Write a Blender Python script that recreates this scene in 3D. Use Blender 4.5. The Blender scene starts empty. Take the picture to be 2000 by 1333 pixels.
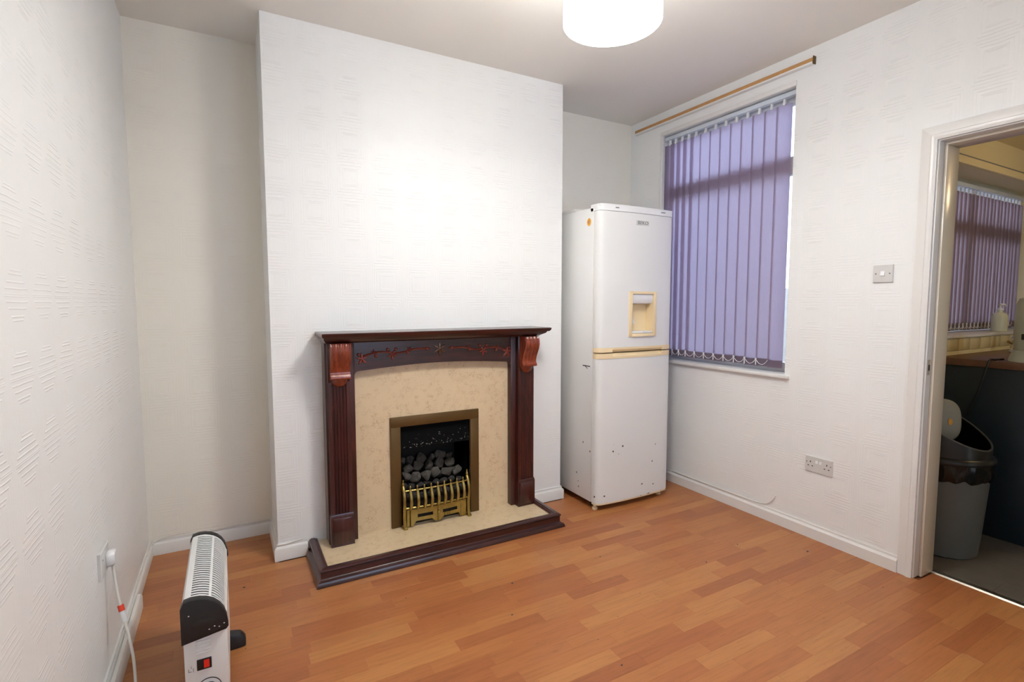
import bpy, bmesh, math, random
from mathutils import Vector, Matrix, noise
random.seed(7)
R = math.radians
scene = bpy.context.scene
COL = scene.collection

# ------------------------------------------------------------------ camera
cam_data = bpy.data.cameras.new('camera')
cam_data.sensor_width = 36.0
cam_data.lens = 36.0 * 1004.0 / 2000.0
cam_data.clip_start = 0.02
cam = bpy.data.objects.new('camera', cam_data)
COL.objects.link(cam)
cam.location = (0, 0, 1.30)
cam.rotation_euler = (R(90 - 4.357), 0, R(-28.93))
scene.camera = cam

# ------------------------------------------------------------------ world, exposure
world = bpy.data.worlds.new('overcast_sky')
scene.world = world
world.use_nodes = True
wn = world.node_tree
bg = wn.nodes['Background']
bg.inputs['Color'].default_value = (0.58, 0.72, 1.0, 1)
bg.inputs['Strength'].default_value = 3.6
vs = scene.view_settings
vs.view_transform = 'Standard'
vs.look = 'None'
vs.gamma = 1.0
vs.use_curve_mapping = False
vs.exposure = 0.80
PENDANT_STRENGTH = 40.0
SHADE_STRENGTH = 13.0
KITCHEN_STRENGTH = 17.0

# ------------------------------------------------------------------ room measures (metres)
XL, XR = -0.395, 2.785          # left wall, right wall
YB, YC = 3.13, 2.76             # alcove wall, chimney breast face
CX0, CX1 = 0.18, 1.89           # chimney breast sides
YN = -0.65                      # wall behind the camera
H = 2.655
TW = 0.155                      # right wall thickness
WY0, WY1, WZ0, WZ1 = 1.805, 2.81, 0.88, 2.487   # window opening
DY0, DY1, DZ = 0.36, 1.125, 2.01                # clear door opening
XK = XR + TW
KY = 1.43                       # kitchen window wall
KH = 2.31

# ------------------------------------------------------------------ materials
def lin(c):
    return tuple(((v / 12.92) if v <= 0.04045 else ((v + 0.055) / 1.055) ** 2.4) for v in (x / 255.0 for x in c))

def new_mat(name):
    m = bpy.data.materials.new(name)
    m.use_nodes = True
    nt = m.node_tree
    b = nt.nodes['Principled BSDF']
    return m, nt, b

def N(nt, typ, **kw):
    n = nt.nodes.new(typ)
    for k, v in kw.items():
        setattr(n, k, v)
    return n

def math_n(nt, op, a, b=None, c=None):
    n = nt.nodes.new('ShaderNodeMath')
    n.operation = op
    for i, v in enumerate((a, b, c)):
        if v is None:
            continue
        if isinstance(v, (int, float)):
            n.inputs[i].default_value = v
        else:
            nt.links.new(v, n.inputs[i])
    return n.outputs[0]

def mix_col(nt, fac, a, b):
    n = nt.nodes.new('ShaderNodeMix')
    n.data_type = 'RGBA'
    for sock, v in ((n.inputs[0], fac), (n.inputs[6], a), (n.inputs[7], b)):
        if isinstance(v, (int, float)):
            sock.default_value = v
        elif isinstance(v, tuple):
            sock.default_value = (v[0], v[1], v[2], 1)
        else:
            nt.links.new(v, sock)
    return n.outputs[2]

def bump(nt, b, height, strength=0.5, dist=0.002):
    n = nt.nodes.new('ShaderNodeBump')
    n.inputs['Strength'].default_value = strength
    n.inputs['Distance'].default_value = dist
    nt.links.new(height, n.inputs['Height'])
    nt.links.new(n.outputs['Normal'], b.inputs['Normal'])
    return n

def ramp(nt, fac, stops, interp='LINEAR'):
    n = nt.nodes.new('ShaderNodeValToRGB')
    cr = n.color_ramp
    cr.interpolation = interp
    while len(cr.elements) < len(stops):
        cr.elements.new(0.5)
    for e, (p, c) in zip(cr.elements, stops):
        e.position = p
        e.color = (c, c, c, 1) if isinstance(c, (int, float)) else (c[0], c[1], c[2], 1)
    nt.links.new(fac, n.inputs[0])
    return n.outputs[0]

def noise_tex(nt, vec, scale, detail=3, rough=0.5):
    n = nt.nodes.new('ShaderNodeTexNoise')
    n.inputs['Scale'].default_value = scale
    n.inputs['Detail'].default_value = detail
    n.inputs['Roughness'].default_value = rough
    if vec is not None:
        nt.links.new(vec, n.inputs['Vector'])
    return n.outputs['Fac']

def world_pos(nt):
    return nt.nodes.new('ShaderNodeNewGeometry').outputs['Position']

def mapping(nt, vec, scale, loc=(0, 0, 0)):
    n = nt.nodes.new('ShaderNodeMapping')
    n.inputs['Scale'].default_value = scale
    n.inputs['Location'].default_value = loc
    nt.links.new(vec, n.inputs['Vector'])
    return n.outputs[0]

def plain(name, rgb, rough=0.5, metal=0.0, var=0.06, scale=8.0, bmp=0.0, spec=None, coat=0.0):
    """one colour with a slight procedural mottling"""
    m, nt, b = new_mat(name)
    p = world_pos(nt)
    f = noise_tex(nt, p, scale, 4)
    c = lin(rgb)
    d = tuple(max(0, x * (1 - var)) for x in c)
    l = tuple(min(1, x * (1 + var)) for x in c)
    nt.links.new(mix_col(nt, f, d, l), b.inputs['Base Color'])
    b.inputs['Roughness'].default_value = rough
    b.inputs['Metallic'].default_value = metal
    if spec is not None:
        b.inputs['Specular IOR Level'].default_value = spec
    b.inputs['Coat Weight'].default_value = coat
    b.inputs['Coat Roughness'].default_value = 0.15
    if bmp:
        bump(nt, b, noise_tex(nt, p, scale * 12, 3), bmp, 0.001)
    return m

def wallpaper(name, axis, rgb, strength=0.5):
    """painted embossed paper: a grid of nested squares in low relief"""
    m, nt, b = new_mat(name)
    p = world_pos(nt)
    s = N(nt, 'ShaderNodeSeparateXYZ')
    nt.links.new(p, s.inputs[0])
    cell = 0.178
    wob = math_n(nt, 'MULTIPLY', math_n(nt, 'SUBTRACT', noise_tex(nt, p, 9, 2), 0.5), 0.007)
    def cell_d(out, off):
        a = math_n(nt, 'ADD', math_n(nt, 'ADD', out, wob), off + 20 * cell)
        fr = math_n(nt, 'FRACT', math_n(nt, 'DIVIDE', a, cell))
        return math_n(nt, 'MULTIPLY', math_n(nt, 'ABSOLUTE', math_n(nt, 'SUBTRACT', fr, 0.5)), 2.0)
    u = cell_d(s.outputs[axis], {0: 0.041, 1: -1.486 + 0.5 * cell}[axis])
    v = cell_d(s.outputs[2], -1.403 + 0.5 * cell)
    u = math_n(nt, 'MULTIPLY', u, 1.12)
    d = math_n(nt, 'MAXIMUM', u, v)
    st = []
    for c, e in ((0.40, 0.8), (0.49, 1.0), (0.68, 0.9), (0.84, 0.9), (0.975, 0.5)):
        st += [(c - 0.028, 0.0), (c, e), (min(1.0, c + 0.028), 0.0)]
    h = ramp(nt, d, st)
    flat = math_n(nt, 'GREATER_THAN', v, u)          # level strokes get more relief, imitating light grazing from above
    h = math_n(nt, 'MULTIPLY', h, math_n(nt, 'ADD', math_n(nt, 'MULTIPLY', flat, 0.72), 0.28))
    fade = ramp(nt, noise_tex(nt, p, 2.3, 2), [(0.34, 0.2), (0.60, 1.0)])
    fine = noise_tex(nt, p, 70, 3)
    hh = math_n(nt, 'ADD', math_n(nt, 'MULTIPLY', h, fade), math_n(nt, 'MULTIPLY', fine, 0.12))
    bump(nt, b, hh, strength, 0.0022)
    c = lin(rgb)
    f = noise_tex(nt, p, 1.6, 3)
    nt.links.new(mix_col(nt, f, tuple(x * 0.975 for x in c), tuple(min(1, x * 1.02) for x in c)), b.inputs['Base Color'])
    b.inputs['Roughness'].default_value = 0.42
    b.inputs['Specular IOR Level'].default_value = 0.35
    return m

def laminate(name, source):
    m, nt, b = new_mat(name)
    p = world_pos(nt)
    if source == 'object':
        oi = N(nt, 'ShaderNodeObjectInfo')
        base = oi.outputs['Color']
        seed = oi.outputs['Random']
    else:
        at = N(nt, 'ShaderNodeAttribute', attribute_name='tone')
        base = at.outputs['Color']
        seed = at.outputs['Fac']
    sh = N(nt, 'ShaderNodeCombineXYZ')
    nt.links.new(math_n(nt, 'MULTIPLY', seed, 37.0), sh.inputs[0])
    nt.links.new(math_n(nt, 'MULTIPLY', seed, 11.0), sh.inputs[2])
    va = N(nt, 'ShaderNodeVectorMath', operation='ADD')
    nt.links.new(p, va.inputs[0]); nt.links.new(sh.outputs[0], va.inputs[1])
    g = mapping(nt, va.outputs[0], (2.2, 26.0, 1.0))
    gr = noise_tex(nt, g, 3.0, 6, 0.62)
    streak = ramp(nt, gr, [(0.30, 0.84), (0.52, 1.0), (0.75, 1.08)])
    fl = noise_tex(nt, mapping(nt, va.outputs[0], (4, 13, 1)), 5.5, 2)
    fleck = ramp(nt, fl, [(0.66, 1.0), (0.76, 0.84)])
    mu = N(nt, 'ShaderNodeMix', data_type='RGBA', blend_type='MULTIPLY')
    mu.inputs[0].default_value = 1.0
    nt.links.new(base, mu.inputs[6]); nt.links.new(streak, mu.inputs[7])
    mu2 = N(nt, 'ShaderNodeMix', data_type='RGBA', blend_type='MULTIPLY')
    mu2.inputs[0].default_value = 1.0
    nt.links.new(mu.outputs[2], mu2.inputs[6]); nt.links.new(fleck, mu2.inputs[7])
    nt.links.new(mu2.outputs[2], b.inputs['Base Color'])
    b.inputs['Roughness'].default_value = 0.34
    b.inputs['Specular IOR Level'].default_value = 0.4
    bump(nt, b, gr, 0.08, 0.001)
    return m

def mahogany(name, dark, light, axis=2, rough=0.28):
    m, nt, b = new_mat(name)
    p = world_pos(nt)
    sc = [9.0, 9.0, 9.0]
    sc[axis] = 0.9
    g = noise_tex(nt, mapping(nt, p, tuple(sc)), 7.0, 5, 0.6)
    nt.links.new(ramp(nt, g, [(0.3, lin(dark)), (0.72, lin(light))]), b.inputs['Base Color'])
    b.inputs['Roughness'].default_value = rough
    b.inputs['Coat Weight'].default_value = 0.4
    b.inputs['Coat Roughness'].default_value = 0.18
    bump(nt, b, g, 0.06, 0.001)
    return m

def marble(name, base, vein):
    m, nt, b = new_mat(name)
    p = world_pos(nt)
    n1 = noise_tex(nt, p, 85, 4, 0.6)
    v = ramp(nt, n1, [(0.44, 0.0), (0.492, 1.0), (0.508, 1.0), (0.56, 0.0)])
    mask = ramp(nt, noise_tex(nt, p, 30, 3), [(0.48, 0.0), (0.70, 0.7)])
    big = noise_tex(nt, p, 4, 3)
    c = lin(base)
    body = mix_col(nt, big, tuple(x * 0.93 for x in c), tuple(min(1, x * 1.06) for x in c))
    nt.links.new(mix_col(nt, math_n(nt, 'MULTIPLY', v, mask), body, lin(vein)), b.inputs['Base Color'])
    b.inputs['Roughness'].default_value = 0.3
    return m

def enamel(name, rgb, chips=True):
    """white appliance enamel with a few chips and rust specks low down"""
    m, nt, b = new_mat(name)
    p = world_pos(nt)
    s = N(nt, 'ShaderNodeSeparateXYZ'); nt.links.new(p, s.inputs[0])
    vo = N(nt, 'ShaderNodeTexVoronoi'); vo.inputs['Scale'].default_value = 17.0
    nt.links.new(p, vo.inputs['Vector'])
    wob = math_n(nt, 'MULTIPLY', noise_tex(nt, p, 160, 2), 0.16)
    dot = math_n(nt, 'LESS_THAN', math_n(nt, 'ADD', vo.outputs['Distance'], wob), 0.185)
    patch = math_n(nt, 'GREATER_THAN', noise_tex(nt, p, 4.2, 1), 0.47)
    low = math_n(nt, 'LESS_THAN', s.outputs[2], 0.43)
    fac = math_n(nt, 'MULTIPLY', math_n(nt, 'MULTIPLY', dot, patch), low)
    edge = math_n(nt, 'LESS_THAN', math_n(nt, 'ADD', s.outputs[2], math_n(nt, 'MULTIPLY', noise_tex(nt, p, 45, 4), 0.05)), 0.068)
    c = lin(rgb)
    col = mix_col(nt, noise_tex(nt, p, 3, 2), tuple(x * 0.97 for x in c), c)
    col = mix_col(nt, edge, col, lin((150, 105, 62)))
    col = mix_col(nt, fac if chips else 0.0, col, lin((88, 78, 66)))
    nt.links.new(col, b.inputs['Base Color'])
    b.inputs['Roughness'].default_value = 0.3
    return m

def speckled_black(name):
    m, nt, b = new_mat(name)
    p = world_pos(nt)
    s = N(nt, 'ShaderNodeSeparateXYZ'); nt.links.new(p, s.inputs[0])
    vo = N(nt, 'ShaderNodeTexVoronoi'); vo.inputs['Scale'].default_value = 120.0
    nt.links.new(p, vo.inputs['Vector'])
    dot = math_n(nt, 'LESS_THAN', vo.outputs['Distance'], 0.30)
    hz = math_n(nt, 'MULTIPLY', math_n(nt, 'SUBTRACT', 0.60, s.outputs[2]), 7.5)
    thr = math_n(nt, 'SUBTRACT', 0.80, math_n(nt, 'MULTIPLY', hz, 0.34))
    pm = math_n(nt, 'GREATER_THAN', noise_tex(nt, p, 60, 1), thr)
    nt.links.new(mix_col(nt, math_n(nt, 'MULTIPLY', dot, pm), lin((6, 7, 8)), lin((140, 140, 136))), b.inputs['Base Color'])
    b.inputs['Roughness'].default_value = 0.85
    b.inputs['Specular IOR Level'].default_value = 0.15
    return m

def fabric_vane(name, rgb, trans=0.55):
    m, nt, b = new_mat(name)
    out = nt.nodes['Material Output']
    p = world_pos(nt)
    c = lin(rgb)
    col = mix_col(nt, noise_tex(nt, mapping(nt, p, (60, 60, 4)), 6, 2), tuple(x * 0.92 for x in c), tuple(min(1, x * 1.06) for x in c))
    di = N(nt, 'ShaderNodeBsdfDiffuse'); tr = N(nt, 'ShaderNodeBsdfTranslucent')
    nt.links.new(col, di.inputs['Color']); nt.links.new(col, tr.inputs['Color'])
    mx = N(nt, 'ShaderNodeMixShader'); mx.inputs[0].default_value = trans
    nt.links.new(di.outputs[0], mx.inputs[1]); nt.links.new(tr.outputs[0], mx.inputs[2])
    nt.links.new(mx.outputs[0], out.inputs['Surface'])
    return m

def glass(name):
    m, nt, b = new_mat(name)
    out = nt.nodes['Material Output']
    t = N(nt, 'ShaderNodeBsdfTransparent'); g = N(nt, 'ShaderNodeBsdfGlossy')
    t.inputs['Color'].default_value = (0.94, 0.97, 0.97, 1)
    g.inputs['Roughness'].default_value = 0.02
    fr = N(nt, 'ShaderNodeFresnel'); fr.inputs['IOR'].default_value = 1.45
    mx = N(nt, 'ShaderNodeMixShader')
    nt.links.new(fr.outputs[0], mx.inputs[0])
    nt.links.new(t.outputs[0], mx.inputs[1]); nt.links.new(g.outputs[0], mx.inputs[2])
    nt.links.new(mx.outputs[0], out.inputs['Surface'])
    return m

def emitter(name, rgb, strength):
    m, nt, b = new_mat(name)
    b.inputs['Base Color'].default_value = (0.9, 0.9, 0.9, 1)
    b.inputs['Emission Color'].default_value = (rgb[0], rgb[1], rgb[2], 1)
    b.inputs['Emission Strength'].default_value = strength
    return m

WHITE = (232, 232, 228)
M = {
    'paper_side': wallpaper('embossed_paper_side', 1, (241, 241, 239), 0.62),
    'paper_front': wallpaper('embossed_paper_front', 0, (241, 241, 239), 0.62),
    'paper_cream': wallpaper('embossed_paper_cream', 0, (243, 238, 226), 0.4),
    'paint': plain('ceiling_paint', (240, 236, 228), 0.7, var=0.02, scale=2, bmp=0.1),
    'gloss': plain('white_gloss_paint', (232, 230, 226), 0.28, var=0.03, scale=6, bmp=0.1),
    'old_gloss': plain('yellowed_gloss_paint', (226, 216, 198), 0.2, var=0.04, scale=9, bmp=0.25),
    'lam_obj': laminate('laminate_strip', 'object'),
    'lam_att': laminate('laminate_rest', 'attribute'),
    'sub': plain('floor_underlay', (130, 80, 48), 0.8),
    'mahog': mahogany('mahogany_upright', (38, 14, 12), (80, 30, 25), 2),
    'mahog_h': mahogany('mahogany_level', (34, 14, 13), (74, 30, 26), 0),
    'carve': mahogany('carved_red_mahogany', (104, 38, 22), (150, 66, 38), 2, 0.2),
    'vine': mahogany('carved_vine_wood', (116, 46, 38), (158, 76, 62), 0, 0.22),
    'ochre': mahogany('carved_ochre_wood', (96, 60, 28), (128, 84, 42), 0, 0.3),
    'marble': marble('cream_marble', (222, 199, 163), (172, 134, 90)),
    'brass': plain('polished_brass', (172, 150, 88), 0.3, 1.0, var=0.3, scale=30),
    'brass_dull': plain('dull_brass', (104, 79, 42), 0.45, 0.55, var=0.12, scale=14),
    'hood': speckled_black('dusty_black_metal'),
    'black': plain('matt_black_metal', (15, 15, 15), 0.7),
    'coal_big': plain('dusty_coal', (84, 79, 72), 0.9, var=0.8, scale=55, bmp=1.0),
    'coal': plain('coal', (54, 51, 49), 0.9, var=0.75, scale=60, bmp=1.0),
    'enamel': enamel('white_enamel', (232, 232, 230)),
    'cream': plain('cream_plastic', (240, 218, 176), 0.4, var=0.05),
    'plastic': plain('white_plastic', (236, 236, 236), 0.35, var=0.02),
    'plastic_grey': plain('greyish_white_plastic', (214, 212, 208), 0.35, var=0.02),
    'grey_mark': plain('grey_print', (120, 120, 122), 0.5),
    'dark': plain('dark_hole', (34, 32, 30), 0.6),
    'orange': plain('orange_sticker', (236, 168, 48), 0.5),
    'redtag': plain('red_print', (226, 66, 36), 0.5),
    'vane': fabric_vane('blind_fabric', (184, 168, 186), 0.72),
    'vane_k': fabric_vane('kitchen_blind_fabric', (168, 146, 150), 0.55),
    'hem': plain('blind_weight', (118, 106, 116), 0.7),
    'rail': plain('white_rail', (214, 222, 232), 0.35),
    'upvc': plain('white_window_frame', (222, 224, 226), 0.3, var=0.02),
    'glass': glass('window_glass'),
    'wood': plain('bare_pale_wood', (196, 146, 92), 0.6, var=0.2, scale=40),
    'heater': plain('white_heater_enamel', (236, 236, 234), 0.3, var=0.02),
    'heater_blk': plain('black_heater_plastic', (30, 30, 32), 0.42),
    'slot': plain('heater_inside', (20, 21, 22), 0.8),
    'led': plain('red_switch', (220, 40, 24), 0.3),
    'yellow_wall': plain('kitchen_cream_paint', (226, 208, 160), 0.5, var=0.03, scale=3),
    'tile': plain('cream_glazed_tile', (232, 214, 160), 0.16, var=0.05, scale=20),
    'grout': plain('tile_grout', (196, 178, 132), 0.8),
    'vinyl': plain('grey_vinyl_plank', (98, 91, 82), 0.45, var=0.2, scale=16),
    'steel': plain('threshold_metal', (190, 184, 172), 0.3, 1.0, var=0.1),
    'chrome': plain('chrome', (215, 215, 215), 0.08, 1.0, var=0.02),
    'navy': plain('navy_cabinet_paint', (28, 42, 52), 0.45, var=0.1, scale=4),
    'worktop': plain('brown_worktop', (112, 78, 58), 0.35, var=0.2, scale=25),
    'bin': plain('silver_grey_bin', (98, 100, 99), 0.38, var=0.05, scale=5),
    'bin_blk': plain('black_bin_plastic', (26, 26, 27), 0.3),
    'bin_highlight': plain('painted_lid_highlight', (84, 84, 82), 0.3),  # lighter grey stands in for the highlight along the lid rim
    'shaded_black': plain('black_inside_shade', (5, 5, 5), 0.9, spec=0.1),  # near-black puts the shade inside the bin lid into the colour
    'bag': plain('black_bin_liner', (8, 8, 9), 0.22),
    'flap': plain('grey_bin_flap', (150, 146, 132), 0.4),
    'soap': plain('milky_bottle', (226, 228, 200), 0.25),
    'appl': plain('pale_grey_plastic', (190, 196, 182), 0.4),
    'cable': plain('white_cable', (228, 224, 216), 0.4),
    'cable_blk': plain('black_cable', (26, 24, 24), 0.4),
    'brick': plain('yard_wall_render', (170, 160, 150), 0.9, var=0.2),
    'concrete': plain('yard_concrete', (130, 130, 128), 0.9, var=0.2),
    'speck': plain('floor_crumb', (90, 84, 84), 0.9, var=0.4),
}
M['lamp'] = emitter('lit_diffuser', (0.995, 0.985, 0.96), PENDANT_STRENGTH)
M['shade'] = emitter('lit_shade_fabric', (0.97, 0.98, 0.97), SHADE_STRENGTH)
M['kitchen_lamp'] = emitter('warm_globe', (1.0, 0.74, 0.42), KITCHEN_STRENGTH)

# ------------------------------------------------------------------ helpers
class MB:
    def __init__(self):
        self.v = []; self.f = []
    def add(self, verts, faces):
        o = len(self.v)
        self.v += [tuple(p) for p in verts]
        self.f += [tuple(i + o for i in f) for f in faces]
        return self
    def box(self, x0, x1, y0, y1, z0, z1):
        v = [(x, y, z) for z in (z0, z1) for y in (y0, y1) for x in (x0, x1)]
        return self.add(v, [(0, 2, 3, 1), (4, 5, 7, 6), (0, 1, 5, 4), (2, 6, 7, 3), (0, 4, 6, 2), (1, 3, 7, 5)])
    def loft(self, rings, cap=True, close=True):
        n = len(rings[0]); o = []
        v = [p for r in rings for p in r]
        f = []
        for i in range(len(rings) - 1):
            for j in range(n if close else n - 1):
                k = (j + 1) % n
                f.append((i * n + j, i * n + k, (i + 1) * n + k, (i + 1) * n + j))
        if cap:
            f.append(tuple(reversed(range(n))))
            f.append(tuple((len(rings) - 1) * n + j for j in range(n)))
        return self.add(v, f)
    def rects(self, levels):
        return self.loft([[(x0, y0, z), (x1, y0, z), (x1, y1, z), (x0, y1, z)] for x0, x1, y0, y1, z in levels])
    def prism(self, poly, axis, a, b):
        """poly of 2D points in the two axes left, extruded along axis"""
        def put(p, t):
            return {0: (t, p[0], p[1]), 1: (p[0], t, p[1]), 2: (p[0], p[1], t)}[axis]
        return self.loft([[put(p, a) for p in poly], [put(p, b) for p in poly]])
    def lathe(self, prof, c=(0, 0), seg=32, cap=True):
        return self.loft([[(c[0] + r * math.cos(2 * math.pi * j / seg), c[1] + r * math.sin(2 * math.pi * j / seg), z) for j in range(seg)] for r, z in prof], cap)
    def tube(self, pts, r, seg=8, cap=True):
        pts = [Vector(p) for p in pts]
        rings = []; nrm = None
        for i, p in enumerate(pts):
            t = (pts[min(i + 1, len(pts) - 1)] - pts[max(i - 1, 0)]).normalized()
            if nrm is None:
                nrm = t.cross(Vector((0, 0, 1)) if abs(t.z) < 0.9 else Vector((1, 0, 0))).normalized()
            nrm = (nrm - t * nrm.dot(t)).normalized()
            bi = t.cross(nrm)
            rr = r[i] if isinstance(r, (list, tuple)) else r
            rings.append([p + (nrm * math.cos(2 * math.pi * k / seg) + bi * math.sin(2 * math.pi * k / seg)) * rr for k in range(seg)])
        return self.loft(rings, cap)
    def ball(self, c, r, seg=10, rng=6, sq=(1, 1, 1)):
        prof = [(math.sin(math.pi * i / rng), -math.cos(math.pi * i / rng)) for i in range(rng + 1)]
        prof[0] = (0.02, -1); prof[-1] = (0.02, 1)
        return self.loft([[(c[0] + r * sq[0] * a * math.cos(2 * math.pi * j / seg), c[1] + r * sq[1] * a * math.sin(2 * math.pi * j / seg), c[2] + r * sq[2] * z) for j in range(seg)] for a, z in prof])

def bez(pts, n=12):
    """smooth curve through points (Catmull-Rom)"""
    P = [Vector(p) for p in pts]
    P = [P[0] * 2 - P[1]] + P + [P[-1] * 2 - P[-2]]
    out = []
    for i in range(1, len(P) - 2):
        a, b, c, d = P[i - 1:i + 3]
        for k in range(n):
            t = k / n
            out.append(0.5 * ((2 * b) + (c - a) * t + (2 * a - 5 * b + 4 * c - d) * t * t + (3 * b - a - 3 * c + d) * t ** 3))
    out.append(P[-2])
    return out

def origin_of(o):
    p = Vector((0, 0, 0))
    while o is not None:
        p += o.location
        o = o.parent
    return p

def obj(name, mb, mat, parent=None, smooth=None, bevel=0.0, loc=None):
    me = bpy.data.meshes.new(name)
    o0 = origin_of(parent)
    off = o0 if loc is None else Vector(loc)
    me.from_pydata([tuple(Vector(p) - off) for p in mb.v], [], mb.f)
    bm = bmesh.new(); bm.from_mesh(me)
    bmesh.ops.remove_doubles(bm, verts=bm.verts, dist=1e-6)
    bmesh.ops.recalc_face_normals(bm, faces=bm.faces)
    if bevel > 0:
        es = [e for e in bm.edges if len(e.link_faces) == 2 and e.calc_face_angle(0) > 0.6]
        bmesh.ops.bevel(bm, geom=es, offset=bevel, segments=2, profile=0.5, affect='EDGES', clamp_overlap=True)
    bm.to_mesh(me); bm.free()
    me.materials.append(M[mat] if isinstance(mat, str) else mat)
    if smooth is None:
        smooth = 35
    if smooth:
        me.polygons.foreach_set('use_smooth', [True] * len(me.polygons))
        me.set_sharp_from_angle(angle=R(smooth))
    o = bpy.data.objects.new(name, me)
    COL.objects.link(o)
    if parent is not None:
        o.parent = parent
    if loc is not None:
        o.location = Vector(loc) - o0
    return o

def tag(o, label, cat, group=None):
    o['label'] = label; o['category'] = cat
    if group:
        o['group'] = group
    return o

def thing(name, label, cat, loc, group=None):
    o = bpy.data.objects.new(name, None)
    o.empty_display_size = 0.05
    COL.objects.link(o)
    o.location = loc
    return tag(o, label, cat, group)

def struct(name, mb, mat, label=None, **kw):
    o = obj(name, mb, mat, **kw)
    o['kind'] = 'structure'
    if label:
        o['label'] = label
    return o

def sroot(name, loc, label=None):
    o = bpy.data.objects.new(name, None)
    COL.objects.link(o); o.location = loc; o['kind'] = 'structure'
    if label:
        o['label'] = label
    return o

def bx(*a):
    return MB().box(*a)

def holed_wall(axis, at, thick, us, zs, holes):
    """wall slab at x=at (axis 0) or y=at (axis 1), growing by thick; us, zs break lines; holes (u0,u1,z0,z1)"""
    mb = MB()
    def P(u, d, z):
        return (at + d, u, z) if axis == 0 else (u, at + d, z)
    def solid(i, j):
        if i < 0 or j < 0 or i >= len(us) - 1 or j >= len(zs) - 1:
            return False
        cu = (us[i] + us[i + 1]) / 2; cz = (zs[j] + zs[j + 1]) / 2
        return not any(h[0] < cu < h[1] and h[2] < cz < h[3] for h in holes)
    for i in range(len(us) - 1):
        for j in range(len(zs) - 1):
            if not solid(i, j):
                continue
            a, b, c, d = us[i], us[i + 1], zs[j], zs[j + 1]
            for dd in (0, thick):
                mb.add([P(a, dd, c), P(b, dd, c), P(b, dd, d), P(a, dd, d)], [(0, 1, 2, 3)])
            for di, dj, q in ((-1, 0, ((a, c), (a, d))), (1, 0, ((b, c), (b, d))), (0, -1, ((a, c), (b, c))), (0, 1, ((a, d), (b, d)))):
                if not solid(i + di, j + dj):
                    (u0, z0), (u1, z1) = q
                    mb.add([P(u0, 0, z0), P(u1, 0, z1), P(u1, thick, z1), P(u0, thick, z0)], [(0, 1, 2, 3)])
    return mb

# ================================================================== SETTING
# ---- floor with its laminate strips
floor = struct('floor', bx(XL, XR, YN, YB, -0.06, -0.006).box(XR, XK, DY0 - 0.028, DY1 + 0.028, -0.06, -0.006), 'sub', 'orange-brown laminate floor of short narrow strips')
SW, SL = 0.065, 0.41
TONES = [(176, 113, 66), (172, 108, 63), (179, 117, 68), (167, 102, 60), (177, 115, 67), (170, 106, 62), (184, 124, 73), (174, 110, 65), (162, 98, 58)]
cR = Vector((math.cos(R(28.93)), -math.sin(R(28.93)), 0))
cF = Vector((math.sin(R(28.93)) * math.cos(R(4.357)), math.cos(R(28.93)) * math.cos(R(4.357)), -math.sin(R(4.357))))
def seen_size(x0, x1, y0, y1):
    d = Vector(((x0 + x1) / 2, (y0 + y1) / 2, 0)) - Vector((0, 0, 1.3))
    z = d.dot(cF)
    if z < 0.3:
        return 0
    px = 1004 * d.dot(cR) / z
    up = cR.cross(cF)
    py = 1004 * d.dot(up) / z
    if abs(px) > 1080 or abs(py) > 740:
        return 0
    if 0.33 < x0 and x1 < 1.64 and y0 > 2.40:
        return 0
    return (x1 - x0) * (y1 - y0) / z ** 3
strips = []
rr = random.Random(31)
y = YN
row = 0
while y < YB - 0.002:
    y1 = min(y + SW, YB)
    segs = [(XL, XR)] if y1 <= YC + 0.02 else [(XL, CX0), (CX1, XR)]
    if y > DY0 - 0.02 and y1 < DY1 + 0.03:      # rows run on into the doorway
        segs = [(XL, XK - 0.02)]
    x = XL - rr.uniform(0.02, SL)
    while x < XK:
        x1 = x + SL * rr.choice((0.92, 1.0, 1.0, 1.08, 0.78))
        for a, b in segs:
            s0, s1 = max(x, a), min(x1, b)
            if s1 - s0 > 0.012:
                strips.append((s0, s1, y, y1, rr.choice(TONES)))
        x = x1
    y = y1
    row += 1
strips.sort(key=lambda s: -seen_size(*s[:4]))
GAP = 0.00012
strip_mesh = {}
def strip_data(l, w):
    k = (round(l, 4), round(w, 4))
    if k not in strip_mesh:
        me = bpy.data.meshes.new('floor_strip')
        mb = MB().rects([(0, k[0], 0, k[1], -0.006), (0, k[0], 0, k[1], -0.0003), (0.0003, k[0] - 0.0003, 0.0003, k[1] - 0.0003, 0.0)])
        me.from_pydata(mb.v, [], mb.f)
        me.materials.append(M['lam_obj'])
        strip_mesh[k] = me
    return strip_mesh[k]
for x0, x1, y0, y1, t in strips[:300]:
    o = bpy.data.objects.new('floor_strip', strip_data(x1 - x0 - 2 * GAP, y1 - y0 - 2 * GAP))
    COL.objects.link(o)
    o.parent = floor
    o.location = (x0 + GAP, y0 + GAP, 0)
    c = lin(t)
    o.color = (c[0], c[1], c[2], 1)
mb = MB(); cols = []
for x0, x1, y0, y1, t in strips[300:]:
    n0 = len(mb.f)
    mb.rects([(x0 + GAP, x1 - GAP, y0 + GAP, y1 - GAP, -0.006), (x0 + GAP, x1 - GAP, y0 + GAP, y1 - GAP, 0)])
    c = lin(t)
    cols += [(c[0], c[1], c[2], 1)] * (len(mb.f) - n0)
me = bpy.data.meshes.new('floor_strips_out_of_view')
me.from_pydata(mb.v, [], mb.f)
me.materials.append(M['lam_att'])
ca = me.attributes.new('tone', 'FLOAT_COLOR', 'FACE')
for i, c in enumerate(cols):
    ca.data[i].color = c
o = bpy.data.objects.new('remaining_floor_strips', me)
COL.objects.link(o); o.parent = floor; o['kind'] = 'stuff'

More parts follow.
